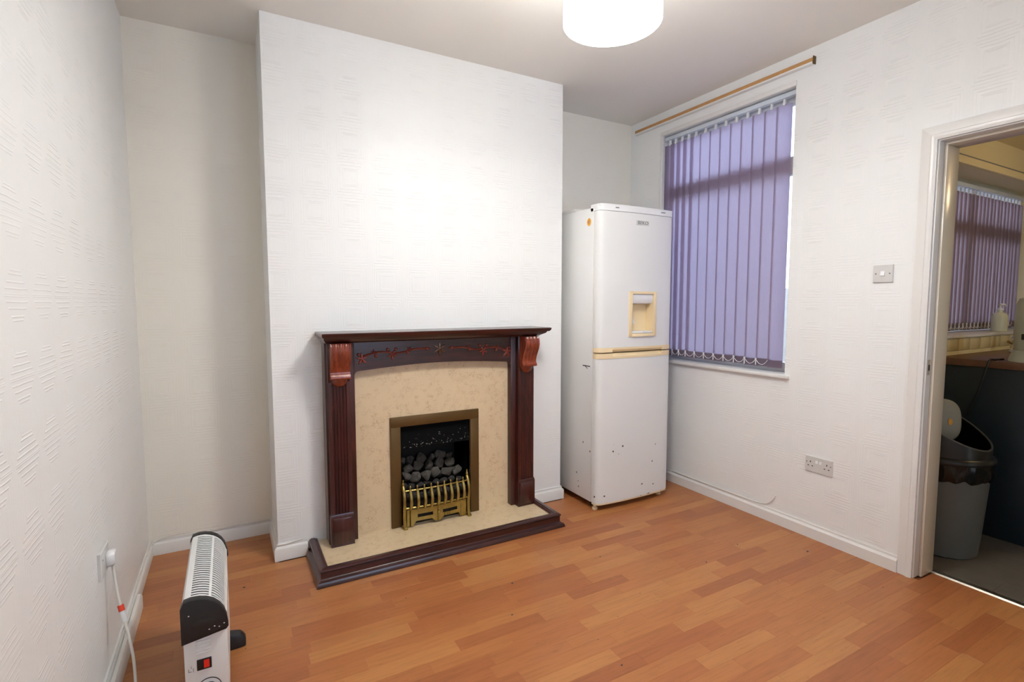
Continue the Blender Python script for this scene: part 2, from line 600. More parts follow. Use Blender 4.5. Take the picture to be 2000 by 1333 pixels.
# ---- walls and ceiling
struct('ceiling', bx(XL - 0.2, XR + 0.0, YN - 0.2, YB + 0.2, H, H + 0.1), 'paint', 'plain off-white ceiling')
struct('wall_left', bx(XL - 0.2, XL, YN, YB, -0.06, H), 'paper_side', 'white wall with embossed square-pattern paper')
struct('wall_back', bx(XL - 0.2, XR + 0.155, YB, YB + 0.2, -0.06, H), 'paper_cream', 'white alcove wall behind the chimney breast')
struct('wall_chimney_breast', holed_wall(1, YC, YB - YC, [CX0, 0.800, 1.215, CX1], [-0.06, 0.0605, 0.6205, H], [(0.800, 1.215, 0.0605, 0.6205)]), 'paper_front', 'white papered chimney breast behind the fireplace')
NW = (0.70, 1.85, 0.90, 2.10)  # opening for the added fill window
struct('wall_near', holed_wall(1, YN - 0.2, 0.2, [XL - 0.2, NW[0], NW[1], XR + TW], [-0.06, NW[2], NW[3], H], [NW]), 'paper_front')
DO0, DO1, DOZ = DY0 - 0.028, DY1 + 0.028, DZ + 0.028
us = sorted({YN, DO0, DO1, WY0, WY1, YB})
zs = sorted({-0.06, 0.0, WZ0, DOZ, WZ1, H})
struct('wall_right', holed_wall(0, XR, TW, us, zs, [(WY0, WY1, WZ0, WZ1), (DO0, DO1, -0.06, DOZ)]), 'paper_side', 'white papered wall with window and kitchen doorway')

# ---- skirting boards
def skirt_poly(h, t):
    return [(0, 0), (t, 0), (t, h * 0.72), (t * 0.75, h * 0.8), (t * 0.45, h * 0.86), (t * 0.4, h), (0, h)]
def skirt(name, a, b, n, h=0.075, t=0.016, mat='gloss', label=None):
    """board along floor from a to b (2D), n = outward normal"""
    mb = MB()
    pr = skirt_poly(h, t)
    mb.loft([[(p[0] + n[0] * q[0], p[1] + n[1] * q[0], q[1]) for q in pr] for p in (a, b)])
    return struct(name, mb, mat, label)
skirt('baseboard_left', (XL, YN), (XL, YB), (1, 0), 0.072, 0.016)
lb = obj('loose_board', MB().prism([(XL + 0.0165, 0.0), (XL + 0.034, 0.0), (XL + 0.034, 0.052), (XL + 0.028, 0.062), (XL + 0.0165, 0.062)], 1, YN + 0.02, 2.60), 'gloss', bpy.data.objects['baseboard_left'])
skirt('baseboard_back_left', (XL + 0.016, YB), (CX0, YB), (0, -1))
skirt('baseboard_back_right', (CX1, YB), (XR - 0.016, YB), (0, -1))
mb = MB()
pr = skirt_poly(0.082, 0.018)
mb.loft([[(CX0 - q[0], YB - 0.016, q[1]) for q in pr], [(CX0 - q[0], YC - q[0], q[1]) for q in pr], [(0.318, YC - q[0], q[1]) for q in pr]])
struct('baseboard_chimney_left', mb, 'gloss')
mb = MB()
mb.loft([[(CX1 + q[0], YB - 0.016, q[1]) for q in pr], [(CX1 + q[0], YC - q[0], q[1]) for q in pr], [(1.665, YC - q[0], q[1]) for q in pr]])
struct('baseboard_chimney_right', mb, 'gloss')
skirt('baseboard_right', (XR, DY1 + 0.066), (XR, YB), (-1, 0), 0.078, 0.018)
skirt('baseboard_right_near', (XR, YN), (XR, DY0 - 0.066), (-1, 0), 0.078, 0.018)
skirt('baseboard_near', (XL + 0.016, YN), (XR - 0.018, YN), (0, 1))

# ---- kitchen doorway
door = sroot('door_1', (XR, DY1, 0), 'white gloss-painted door frame of the open kitchen doorway')
AW = 0.062
def arch_poly(w, t):      # (across, out) moulding section
    return [(0, 0), (0, t * 0.75), (0.006, t * 0.8), (0.012, t), (0.020, t), (0.026, t * 0.72), (w - 0.006, t * 0.6), (w, t * 0.45), (w, 0)]
ap = arch_poly(AW, 0.018)
obj('architrave', MB().loft([[(XR - q[1], DY1 + 0.006 + q[0], z if k == 0 else z + 0.006 + q[0]) for q in ap] for k, z in ((0, 0.0), (1, DZ))]), 'gloss', door)
obj('architrave', MB().loft([[(XR - q[1], DY0 - 0.006 - q[0], z if k == 0 else z + 0.006 + q[0]) for q in ap] for k, z in ((0, 0.0), (1, DZ))]), 'gloss', door)
obj('architrave', MB().loft([[(XR - q[1], yy + s * (0.006 + q[0]), DZ + 0.006 + q[0]) for q in ap] for yy, s in ((DY1, 1), (DY0, -1))]), 'gloss', door)
obj('jamb', bx(XR - 0.002, XK, DY1, DO1, 0, DOZ), 'gloss', door, bevel=0.002)
obj('jamb', bx(XR - 0.002, XK, DO0, DY0, 0, DOZ), 'gloss', door, bevel=0.002)
obj('head_lining', bx(XR - 0.002, XK, DY0, DY1, DZ, DOZ), 'gloss', door, bevel=0.002)
obj('door_stop', bx(XR + 0.042, XK, DY1 - 0.013, DY1, 0, DZ - 0.013), 'old_gloss', door, bevel=0.002)
obj('door_stop', bx(XR + 0.042, XK, DY0, DY0 + 0.013, 0, DZ - 0.013), 'old_gloss', door, bevel=0.002)
obj('door_stop', bx(XR + 0.042, XK, DY0, DY1, DZ - 0.013, DZ), 'old_gloss', door, bevel=0.002)
kp = obj('strike_plate', bx(XR + 0.008, XR + 0.032, DY1 - 0.0015, DY1, 0.965, 1.035), 'steel', door)
obj('latch_hole', bx(XR + 0.013, XR + 0.027, DY1 - 0.0022, DY1 - 0.0015, 0.985, 1.012), 'dark', kp)
struct('trim_1', MB().prism([(XK - 0.022, 0.0), (XK - 0.016, 0.006), (XK + 0.012, 0.006), (XK + 0.018, 0.0)], 1, DY0, DY1), 'steel', 'metal threshold strip between laminate and kitchen floor')

# ---- dining window
win = sroot('window_1', (XR, WY0, WZ0), 'tall window with white frame behind the lilac blind')
FX0, FX1 = XR + 0.095, XR + 0.145
def wframe(root, x0, x1, y0, y1, z0, z1, trans, axis=0):
    def b(a, bb, c, d, e, f):
        return bx(a, bb, c, d, e, f) if axis == 0 else bx(c, d, a, bb, e, f)
    w = 0.055
    obj('window_frame', b(x0, x1, y0, y0 + w, z0, z1), 'upvc', root, bevel=0.004)
    obj('window_frame', b(x0, x1, y1 - w, y1, z0, z1), 'upvc', root, bevel=0.004)
    obj('window_frame', b(x0, x1, y0 + w, y1 - w, z0, z0 + w), 'upvc', root, bevel=0.004)
    obj('window_frame', b(x0, x1, y0 + w, y1 - w, z1 - w, z1), 'upvc', root, bevel=0.004)
    obj('transom', b(x0 - 0.008, x1, y0 + w, y1 - w, trans - 0.05, trans + 0.05), 'upvc', root, bevel=0.004)
    xm = (x0 + x1) / 2
    obj('pane', b(xm - 0.003, xm + 0.003, y0 + w, y1 - w, z0 + w, trans - 0.05), 'glass', root)
    obj('pane', b(xm - 0.003, xm + 0.003, y0 + w, y1 - w, trans + 0.05, z1 - w), 'glass', root)
wframe(win, FX0, FX1, WY0, WY1, WZ0 + 0.004, WZ1, 2.085)
obj('window_sill', bx(XR - 0.028, FX0, WY0 - 0.03, WY1 + 0.03, WZ0 - 0.018, WZ0 + 0.004), 'gloss', win, bevel=0.005)
obj('head_trim', bx(XR - 0.006, XR, WY0 - 0.004, WY1 + 0.006, WZ1, WZ1 + 0.028), 'gloss', win, bevel=0.002)
obj('side_trim', bx(XR - 0.004, XR + 0.02, WY1 - 0.012, WY1 + 0.008, WZ0 + 0.004, WZ1), 'gloss', win, bevel=0.002)

# ---- window added in the unseen wall behind the camera for cool fill daylight
fill_win = sroot('window_added_fill', (NW[0], YN, NW[2]), 'added white-framed window behind the viewpoint, unseen, letting in fill daylight')
wframe(fill_win, YN - 0.17, YN - 0.12, NW[0], NW[1], NW[2] + 0.004, NW[3], 1.75, axis=1)
obj('window_sill', bx(NW[0] - 0.03, NW[1] + 0.03, YN - 0.12, YN + 0.03, NW[2] - 0.018, NW[2] + 0.004), 'gloss', fill_win, bevel=0.004)

# ---- kitchen shell
KX1, KY0 = 6.1, -1.3
kf = struct('floor_kitchen', bx(XK, KX1, KY0, KY, -0.06, -0.006), 'sub', 'grey wood-effect kitchen floor')
rk = random.Random(5)
xx = XK + 0.0
while xx < KX1 - 0.01:
    x1 = min(xx + 0.18, KX1)
    yy = KY0 - rk.uniform(0, 0.9)
    while yy < KY:
        y1 = yy + 0.92
        a, b = max(yy, KY0), min(y1, KY)
        if b - a > 0.02 and (xx < 3.7 or b < 0.85):
            if xx < 4.2:
                obj('vinyl_plank', MB().rects([(xx + 0.0005, x1 - 0.0005, a + 0.0005, min(b, KY) - 0.0005, -0.006), (xx + 0.0005, x1 - 0.0005, a + 0.0005, b - 0.0005, 0.0)]), 'vinyl', kf)
        yy = y1
    xx = x1
obj('far_planks', bx(XK + 7 * 0.18 + 0.001, KX1, KY0, KY, -0.006, 0.0), 'vinyl', kf)
struct('ceiling_kitchen', bx(XK, KX1, KY0, KY, KH, KH + 0.1), 'yellow_wall')
KW = (3.60, 5.30, 1.085, 2.105)
KT = 0.30
kw = struct('wall_kitchen_window', holed_wall(1, KY, KT, [XK - 0.0, KW[0], KW[1], KX1], [-0.06, KW[2], KW[3], H], [KW]), 'yellow_wall', 'cream kitchen wall around the window')
struct('wall_kitchen_end', bx(KX1, KX1 + 0.1, KY0, KY + KT, -0.06, H), 'yellow_wall')
struct('wall_kitchen_side', bx(XK, KX1 + 0.1, KY0 - 0.1, KY0, -0.06, H), 'yellow_wall')
obj('pelmet_board', bx(XK, KX1, KY - 0.022, KY, KW[3] + 0.002, KW[3] + 0.046), 'yellow_wall', kw, bevel=0.003)
obj('pelmet_groove', bx(XK, KX1, KY - 0.012, KY, KW[3] + 0.046, KW[3] + 0.058), 'grey_mark', kw)
win2 = sroot('window_2', (KW[0], KY, KW[2]), 'kitchen window behind a mauve vertical blind')
wframe(win2, KY + 0.21, KY + 0.26, KW[0], KW[1], KW[2] + 0.012, KW[3], 1.80, axis=1)
obj('mullion', bx(4.40, 4.46, KY + 0.205, KY + 0.26, KW[2] + 0.06, KW[3] - 0.055), 'upvc', win2, bevel=0.004)
obj('window_sill', bx(KW[0], KW[1], KY - 0.02, KY + 0.21, KW[2] - 0.006, KW[2] + 0.012), 'gloss', win2, bevel=0.004)
# tiles under the sill: one cut row over a bevelled edging row
tx = 3.60; k = 0
while tx < 5.2:
    obj('tile', bx(tx + 0.0015, tx + 0.1525, KY - 0.009, KY, 1.003, KW[2] - 0.008), 'tile', kw, bevel=0.003)
    obj('edge_tile', MB().prism([(KY, 0.979), (KY - 0.012, 0.979), (KY - 0.006, 1.001), (KY, 1.001)], 0, tx + 0.001, tx + 0.1530), 'tile', kw)
    tx += 0.154
# little tiled patch on the far side of the window recess
for i in range(2):
    obj('reveal_tile', bx(KW[1] - 0.008, KW[1], KY + 0.004 + i * 0.102, KY + 0.102 + i * 0.102, KW[2] + 0.014, KW[2] + 0.15), 'plastic_grey', kw, bevel=0.002)

# ---- outdoors: the small yard the two windows look at
struct('ground_yard', bx(XR + TW, 9.0, KY + KT, 9.0, -0.25, -0.15), 'concrete')
struct('wall_yard', bx(2.95, 9.0, 6.2, 6.4, -0.15, 1.7), 'brick')
struct('wall_yard_end', bx(7.2, 7.4, KY + KT, 6.2, -0.15, 1.5), 'brick')

# ================================================================== FIREPLACE
FXC = 1.018
# ---- hearth
hearth = thing('hearth', 'cream marble hearth slab edged in dark mahogany moulding on the floor', 'hearth', (0.987, 2.57, 0))
HX0, HX1, HY0 = 0.367, 1.607, 2.437        # inner edge of the wooden edging
obj('hearth_slab', bx(HX0 - 0.004, HX1 + 0.004, HY0 - 0.004, YC - 0.002, 0.0, 0.060), 'marble', hearth)
hp = [(0.0, 0.002), (0.0, 0.068), (0.004, 0.073), (0.012, 0.073), (0.014, 0.077), (0.030, 0.078), (0.040, 0.073), (0.042, 0.066),
      (0.037, 0.060), (0.037, 0.031), (0.043, 0.026), (0.052, 0.022), (0.058, 0.012), (0.060, 0.002)]
def hc(ix, q):
    o = q[0]
    return {0: (HX0 - o, YC - 0.002, q[1]), 1: (HX0 - o, HY0 - o, q[1]), 2: (HX1 + o, HY0 - o, q[1]), 3: (HX1 + o, YC - 0.002, q[1])}[ix]
for a, b in ((0, 1), (1, 2), (2, 3)):
    obj('edging', MB().loft([[hc(a, q) for q in hp], [hc(b, q) for q in hp]]), 'mahog_h' if a == 1 else 'mahog', hearth)

# ---- marble back panel
PY = 2.715
panel = tag(obj('fireplace_back_panel', MB().add([], []).box(0.545, 0.800, PY, YC - 0.002, 0.0601, 1.03).box(1.215, 1.49, PY, YC - 0.002, 0.0601, 1.03).box(0.800, 1.215, PY, YC - 0.002, 0.620, 1.03), 'marble', loc=(1.018, 2.74, 0.06)),
            'cream flecked marble panel around the fire inside the wooden surround', 'fire panel')

# ---- wooden surround
sur = thing('fireplace_surround', 'dark mahogany fire surround with mantel shelf and carved corbels', 'fireplace', (FXC, 2.70, 0.06))
SX0, SX1 = 0.412, 1.617
obj('mantel_shelf', MB().rects([(SX0 - 0.004, SX1 + 0.004, 2.600, YC - 0.002, 1.098), (SX0 - 0.006, SX1 + 0.006, 2.590, YC - 0.002, 1.104), (SX0 - 0.018, SX1 + 0.030, 2.562, YC - 0.002, 1.118),
     (SX0 - 0.018, SX1 + 0.034, 2.556, YC - 0.002, 1.127), (SX0 - 0.025, SX1 + 0.042, 2.545, YC - 0.002, 1.128), (SX0 - 0.029, SX1 + 0.050, 2.538, YC - 0.002, 1.136),
     (SX0 - 0.029, SX1 + 0.052, 2.536, YC - 0.002, 1.146), (SX0 - 0.026, SX1 + 0.049, 2.539, YC - 0.002, 1.149)]), 'mahog_h', sur)
# header with shallow arch
OX0, OX1 = 0.557, 1.470
ar = []
n = 24
for i in range(n + 1):
    t = i / n
    ar.append((OX0 + 0.02 + (OX1 - OX0 - 0.04) * t, 0.945 + 0.022 * math.sin(math.pi * t)))
cl = [(OX0 + 0.02 - 0.02 * math.sin(a), 0.925 + 0.02 * math.cos(a)) for a in (R(22), R(45), R(68), R(90))]
crn = [(OX1 - 0.02 + 0.02 * math.sin(a), 0.925 + 0.02 * math.cos(a)) for a in (R(22), R(45), R(68), R(90))]
bot = list(reversed(cl)) + ar + crn
mb = MB()
top = [(p[0], 1.100) for p in bot]
HYF, HYB = 2.672, 2.714
for i in range(len(bot) - 1):
    a, b = bot[i], bot[i + 1]; c, d = top[i], top[i + 1]
    for yv in (HYF, HYB):
        mb.add([(a[0], yv, a[1]), (b[0], yv, b[1]), (d[0], yv, d[1]), (c[0], yv, c[1])], [(0, 1, 2, 3)])
    mb.add([(a[0], HYF, a[1]), (b[0], HYF, b[1]), (b[0], HYB, b[1]), (a[0], HYB, a[1])], [(0, 1, 2, 3)])
    mb.add([(c[0], HYF, c[1]), (d[0], HYF, d[1]), (d[0], HYB, d[1]), (c[0], HYB, c[1])], [(0, 1, 2, 3)])
obj('header_board', mb, 'mahog_h', sur)
for sgn, xo, xi, pa, pb in ((1, SX0, OX0, 0.420, 0.527), (-1, SX1, OX1, 1.502, 1.609)):
    a, b = min(xo, xi), max(xo, xi)
    obj('side_post', bx(a, b, HYF, YC - 0.002, 0.0605, 1.0985), 'mahog', sur, bevel=0.002)
    # fluted pilaster
    YF = 2.640
    poly = [(pa, HYF + 0.001), (pa, YF)]
    w = pb - pa; m = 0.016; nf = 5
    fw = (w - 2 * m) / nf
    for kf_ in range(nf):
        c0 = pa + m + fw * kf_
        for q in range(0, 7):
            aa = math.pi * q / 6
            poly.append((c0 + fw * (0.12 + 0.76 * q / 6), YF + 0.006 * math.sin(aa)))
    poly += [(pb, YF), (pb, HYF + 0.001)]
    obj('pilaster', MB().prism(poly, 2, 0.225, 0.900), 'mahog', sur, smooth=50)
    obj('pilaster_cap', bx(pa, pb, YF, HYF + 0.001, 0.900, 1.0985), 'mahog', sur, bevel=0.002)
    blk = obj('plinth_block', MB().rects([(pa - 0.004, pb + 0.004, 2.630, HYF + 0.001, 0.0605), (pa - 0.004, pb + 0.004, 2.630, HYF + 0.001, 0.212), (pa - 0.001, pb + 0.001, 2.635, HYF + 0.001, 0.226)]), 'mahog', sur)
    obj('raised_panel', MB().loft([[(pa + 0.006 + d, y_, 0.075 + d), (pb - 0.006 - d, y_, 0.075 + d), (pb - 0.006 - d, y_, 0.208 - d), (pa + 0.006 + d, y_, 0.208 - d)] for d, y_ in ((0, 2.6305), (0.0, 2.627), (0.006, 2.623))]), 'mahog', blk)
    # carved corbel
    prof = [(1.0975, 0.060), (1.085, 0.067), (1.070, 0.071), (1.050, 0.071), (1.025, 0.063), (1.000, 0.050), (0.975, 0.039), (0.955, 0.034), (0.943, 0.035), (0.935, 0.042), (0.927, 0.046), (0.920, 0.043), (0.916, 0.028)]
    xs = [pa + 0.008 + (pb - pa - 0.012) * i / 36 for i in range(37)]
    rings = []
    for zz, dd in prof:
        fl = 0.007 * max(0.0, min(1.0, (zz - 0.955) / 0.06))
        r_ = [(x_, YF - dd - fl * (abs(math.cos(math.pi * 4 * i / 36)) - 0.5), zz) for i, x_ in enumerate(xs)]
        rings.append(r_ + [(xs[-1], YF + 0.001, zz), (xs[0], YF + 0.001, zz)])
    cb = obj('corbel', MB().loft(rings), 'carve', sur, smooth=50)
    dp = []
    for i in range(13):
        aa = math.pi * i / 12
        dp.append((math.cos(aa), math.sin(aa)))
    cxm = (pa + pb) / 2 + 0.002
    obj('corbel_drop', MB().loft([[(cxm + 0.040 * s_ * c_, YF - dd, 0.9155 - 0.040 * s_ * s2 ) for c_, s2 in dp] for s_, dd in ((1.0, -0.001), (1.0, 0.008), (0.75, 0.018), (0.35, 0.023))]), 'carve', cb, smooth=60)
# carved vine on the header
VY = HYF
vine = [(0.585, 1.014), (0.640, 1.032), (0.700, 1.040), (0.760, 1.030), (0.820, 1.034), (0.880, 1.047), (0.960, 1.046)]
obj('carved_vine', MB().tube([(p.x, VY - 0.003, p.y) for p in bez([(a, b, 0) for a, b in vine], 6)], 0.0058, 6), 'vine', sur, smooth=60)
vine2 = [(2 * FXC - a, b - 0.002) for a, b in vine]
obj('carved_vine', MB().tube([(p.x, VY - 0.003, p.y) for p in bez([(a, b, 0) for a, b in vine2], 6)], 0.0058, 6), 'vine', sur, smooth=60)
def leaf(cx, cz, size, ang, mat='vine', name='carved_leaf', lobes=5):
    ring0 = []; ring1 = []
    for i in range(lobes * 4):
        a = 2 * math.pi * i / (lobes * 4)
        r = size * (0.62 + 0.38 * math.cos(lobes * a))
        ca, sa = math.cos(a + ang), math.sin(a + ang)
        ring0.append((cx + r * ca, VY + 0.0005, cz + r * sa))
        ring1.append((cx + r * 0.86 * ca, VY - 0.007, cz + r * 0.86 * sa))
    tip = [(cx + 0.0015 * math.cos(2 * math.pi * i / (lobes * 4)), VY - 0.012, cz + 0.0015 * math.sin(2 * math.pi * i / (lobes * 4))) for i in range(lobes * 4)]
    return obj(name, MB().loft([ring0, ring1, tip]), mat, sur, smooth=40)
for cx, cz, s, a in ((0.595, 1.008, 0.027, 0.4), (0.752, 1.022, 0.025, 1.0), (0.655, 1.040, 0.013, 0.2), (0.845, 1.046, 0.014, 0.9)):
    s *= 1.3
    leaf(cx, cz, s, a); leaf(2 * FXC - cx, cz - 0.002, s, math.pi - a)
leaf(FXC, 1.043, 0.042, math.pi / 2, 'ochre', 'carved_rosette', 6)
for cx, cz, r_ in ((0.578, 1.030, 0.009), (0.667, 1.020, 0.010), (0.730, 1.050, 0.009), (0.772, 1.050, 0.009), (0.838, 1.030, 0.010), (0.945, 1.046, 0.009)):
    for q in (cx, 2 * FXC - cx):
        obj('carved_berry', MB().ball((q, VY - 0.003, cz), r_, 8, 6, (1, 0.8, 1)), 'vine', sur, smooth=60)

# ---- gas fire
fire = thing('gas_fire', 'coal-effect inset gas fire with dull brass rim and black firebox', 'fire', (1.007, 2.72, 0.06))
fo = (0.745, 1.269, 0.0602, 0.675); fi = (0.800, 1.215, 0.0602, 0.620)
TYF, TYB = 2.700, 2.7145
obj('trim_upright', MB().rects([(fo[0], fi[0], TYF, TYB, fo[2]), (fo[0], fi[0], TYF, TYB, fi[3])]), 'brass_dull', fire, bevel=0.002)
obj('trim_upright', MB().rects([(fi[1], fo[1], TYF, TYB, fo[2]), (fi[1], fo[1], TYF, TYB, fi[3])]), 'brass_dull', fire, bevel=0.002)
obj('trim_top', bx(fo[0], fo[1], TYF, TYB, fi[3], fo[3]), 'brass_dull', fire, bevel=0.002)
# firebox set into the chimney breast front
FB = 2.95
mb = MB()
mb.add([(fi[0], TYB, 0.062), (fi[1], TYB, 0.062), (fi[1], FB, 0.062), (fi[0], FB, 0.062)], [(0, 1, 2, 3)])
mb.add([(fi[0], TYB, 0.62), (fi[1], TYB, 0.62), (fi[1], FB, 0.62), (fi[0], FB, 0.62)], [(0, 1, 2, 3)])
mb.add([(fi[0], TYB, 0.062), (fi[0], FB, 0.062), (fi[0], FB, 0.62), (fi[0], TYB, 0.62)], [(0, 1, 2, 3)])
mb.add([(fi[1], TYB, 0.062), (fi[1], FB, 0.062), (fi[1], FB, 0.62), (fi[1], TYB, 0.62)], [(0, 1, 2, 3)])
mb.add([(fi[0], FB, 0.062), (fi[1], FB, 0.062), (fi[1], FB, 0.62), (fi[0], FB, 0.62)], [(0, 1, 2, 3)])
obj('firebox', mb, 'black', fire, smooth=0)
obj('hood', MB().prism([(2.735, 0.619), (2.716, 0.500), (2.716, 0.492), (2.726, 0.492), (2.755, 0.619)], 0, fi[0] + 0.002, fi[1] - 0.002), 'hood', fire)
obj('coal_tray', bx(fi[0] + 0.012, fi[1] - 0.012, 2.718, FB - 0.01, 0.0625, 0.172), 'black', fire)

# ---- brass fret standing in front of the fire
fret = thing('fire_fret', 'brass fire fret with curved bars and pierced ash cover', 'fire fret', (1.0, 2.67, 0.06))
BX0, BX1 = 0.806, 1.186
ny = 11
def bow(x):           # plan curve: bulges forward in the middle
    t = (x - BX0) / (BX1 - BX0) * 2 - 1
    return 2.676 - 0.012 * (1 - t * t)
xs = [BX0 + (BX1 - BX0) * i / 16 for i in range(17)]
obj('top_rail', MB().tube([(x, bow(x), 0.268) for x in xs], 0.0055, 8), 'brass', fret, smooth=60)
obj('lower_rail', MB().tube([(x, bow(x) - 0.006, 0.172) for x in xs], 0.006, 8), 'brass', fret, smooth=60)
for i in range(9):
    x = BX0 + 0.034 + (BX1 - BX0 - 0.068) * i / 8
    pts = [(x, bow(x) - 0.002, 0.276), (x, bow(x) - 0.006, 0.262), (x, bow(x) - 0.017, 0.235), (x, bow(x) - 0.022, 0.205), (x, bow(x) - 0.014, 0.176), (x, bow(x) - 0.004, 0.160)]
    bar = obj('fret_bar', MB().tube(bez(pts, 4), [0.0062 + 0.0045 * math.sin(math.pi * k / 20) for k in range(21)], 8), 'brass', fret, smooth=60)
    obj('finial', MB().lathe([(0.0015, 0.274), (0.004, 0.278), (0.006, 0.284), (0.0045, 0.291), (0.001, 0.296)], (x, bow(x) - 0.002), 8), 'brass', bar, smooth=60)
for x, ht in ((BX0, 0.285), (BX1, 0.285)):
    post = obj('end_post', MB().tube(bez([(x, 2.690, 0.290), (x, 2.672, 0.262), (x, 2.662, 0.22), (x, 2.668, 0.17), (x, 2.672, 0.12), (x, 2.662, 0.0605)], 4), [0.0095] * 21, 8), 'brass', fret, smooth=60)
    obj('foot', bx(x - 0.012, x + 0.012, 2.648, 2.684, 0.0602, 0.072), 'brass', post, bevel=0.003)
    obj('post_finial', MB().lathe([(0.004, 0.284), (0.006, 0.290), (0.0095, 0.300), (0.006, 0.310), (0.0035, 0.314), (0.006, 0.320), (0.002, 0.328)], (x, 2.690), 10), 'brass', post, smooth=60)
# ash cover: plate with feet outline and two long slots, in strips between slot edges
ac0, ac1 = BX0 + 0.014, BX1 - 0.014
def plate(xa, xb, za0, za1, zb0, zb1, mb):
    ya, yb = bow(xa) + 0.004, bow(xb) + 0.004
    t = 0.006
    mb.loft([[(xa, ya - t, za0), (xa, ya, za0), (xa, ya, za1), (xa, ya - t, za1)], [(xb, yb - t, zb0), (xb, yb, zb0), (xb, yb, zb1), (xb, yb - t, zb1)]])
mb = MB()
W = ac1 - ac0
def low(t):          # lower outline
    a = abs(t - 0.5) * 2
    if a < 0.09: return 0.072
    if a < 0.20: return 0.072 + (a - 0.09) / 0.11 * 0.020
    if a < 0.72: return 0.092
    if a < 0.80: return 0.092 - (a - 0.72) / 0.08 * 0.024
    return 0.066
nn = 60
for i in range(nn):
    t0, t1 = i / nn, (i + 1) / nn
    xa, xb = ac0 + W * t0, ac0 + W * t1
    tm = abs((t0 + t1) / 2 - 0.5) * 2
    if 0.15 < tm < 0.68:
        plate(xa, xb, low(t0), 0.112, low(t1), 0.112, mb)
        plate(xa, xb, 0.130, 0.160, 0.130, 0.160, mb)
    else:
        plate(xa, xb, low(t0), 0.160, low(t1), 0.160, mb)
cov = obj('ash_cover', mb, 'brass', fret)
obj('knob', MB().ball((1.0, bow(1.0) - 0.006, 0.121), 0.009, 10, 6, (1, 0.8, 1)), 'brass', cov, smooth=60)

# ---- coals
rc = random.Random(11)
def lump(c, s, seed, flat=0.8):
    """angular broken chunk: hull of scattered points with chipped edges"""
    q = random.Random(int(seed * 1000))
    bm = bmesh.new()
    for i in range(15):
        d = Vector((q.gauss(0, 1), q.gauss(0, 1), q.gauss(0, 1))).normalized() * q.uniform(0.82, 1.12)
        bm.verts.new((d.x * q.uniform(0.95, 1.1), d.y * 0.9, d.z * flat))
    bmesh.ops.convex_hull(bm, input=bm.verts)
    for v in [v for v in bm.verts if not v.link_faces]:
        bm.verts.remove(v)
    bmesh.ops.bevel(bm, geom=list(bm.edges), offset=0.07, segments=1, affect='EDGES', clamp_overlap=True)
    bm.verts.index_update()
    mb = MB()
    mb.v = [tuple(Vector(c) + v.co * s) for v in bm.verts]
    mb.f = [tuple(v.index for v in f.verts) for f in bm.faces]
    bm.free()
    return mb
k = 0
# large lumps of the heap
heap = []
for j, (yy, zz, n_, x0_, dx_) in enumerate(((2.800, 0.298, 6, 0.848, 0.0635), (2.845, 0.335, 5, 0.878, 0.066), (2.895, 0.362, 6, 0.848, 0.0635))):
    for i in range(n_):
        heap.append((('front', 'middle', 'back')[j], ('first', 'second', 'third', 'fourth', 'fifth', 'sixth')[i], x0_ + i * dx_ + rc.uniform(-0.005, 0.005), yy + rc.uniform(-0.008, 0.008), zz + rc.uniform(-0.006, 0.010), rc.uniform(0.035, 0.041)))
for row_, nth_, cx, cy, cz, s in heap:
    k += 1
    tag(obj('coal', lump((cx, cy, cz), s, k + 0.3, 0.95), 'coal_big', smooth=0, loc=(cx, cy, cz)), 'large dusty coal lump, %s from the left in the %s row of the heap' % (nth_, row_), 'coal', 'large coals heaped in the fire')
for j in range(3):
    for i in range(8):
        k += 1
        cx = 0.834 + i * 0.0495 + rc.uniform(-0.004, 0.004); cy = 2.738 + j * 0.050 + rc.uniform(-0.005, 0.005); cz = 0.212 + j * 0.036 + rc.uniform(-0.004, 0.008)
        s = rc.uniform(0.025, 0.031)
        tag(obj('coal', lump((cx, cy, cz), s, k + 0.7), 'coal', smooth=0, loc=(cx, cy, cz)), 'small dark coal lump in the rows just behind the brass fret', 'coal', 'small coals behind the fret')

# ================================================================== FRIDGE FREEZER
fr = thing('fridge_freezer', 'tall white fridge freezer with water dispenser and cream handle band', 'fridge freezer', (2.254, 2.78, 0))
RX0, RX1 = 1.950, 2.558
RB, RD = 3.045, 2.512           # cabinet back, cabinet front
obj('cabinet', bx(RX0, RX1, RD, RB, 0.045, 1.868), 'enamel', fr, bevel=0.005)
def fplan(x):                   # bowed door front
    t = (x - RX0) / (RX1 - RX0)
    e = min(t, 1 - t) * (RX1 - RX0)
    rr_ = 0.034
    corner = 0.0 if e >= rr_ else rr_ - math.sqrt(max(0, rr_ ** 2 - (rr_ - e) ** 2))
    return 2.436 + 0.018 * (2 * t - 1) ** 2 + corner
BXS = [0, 0.0015, 0.004, 0.008, 0.014, 0.021, 0.034, 0.07, 0.12, 0.18]
xsd = sorted(set([round(RX0 + a, 4) for a in BXS] + [round(RX1 - a, 4) for a in BXS] + [2.176, 2.395, 2.28]))
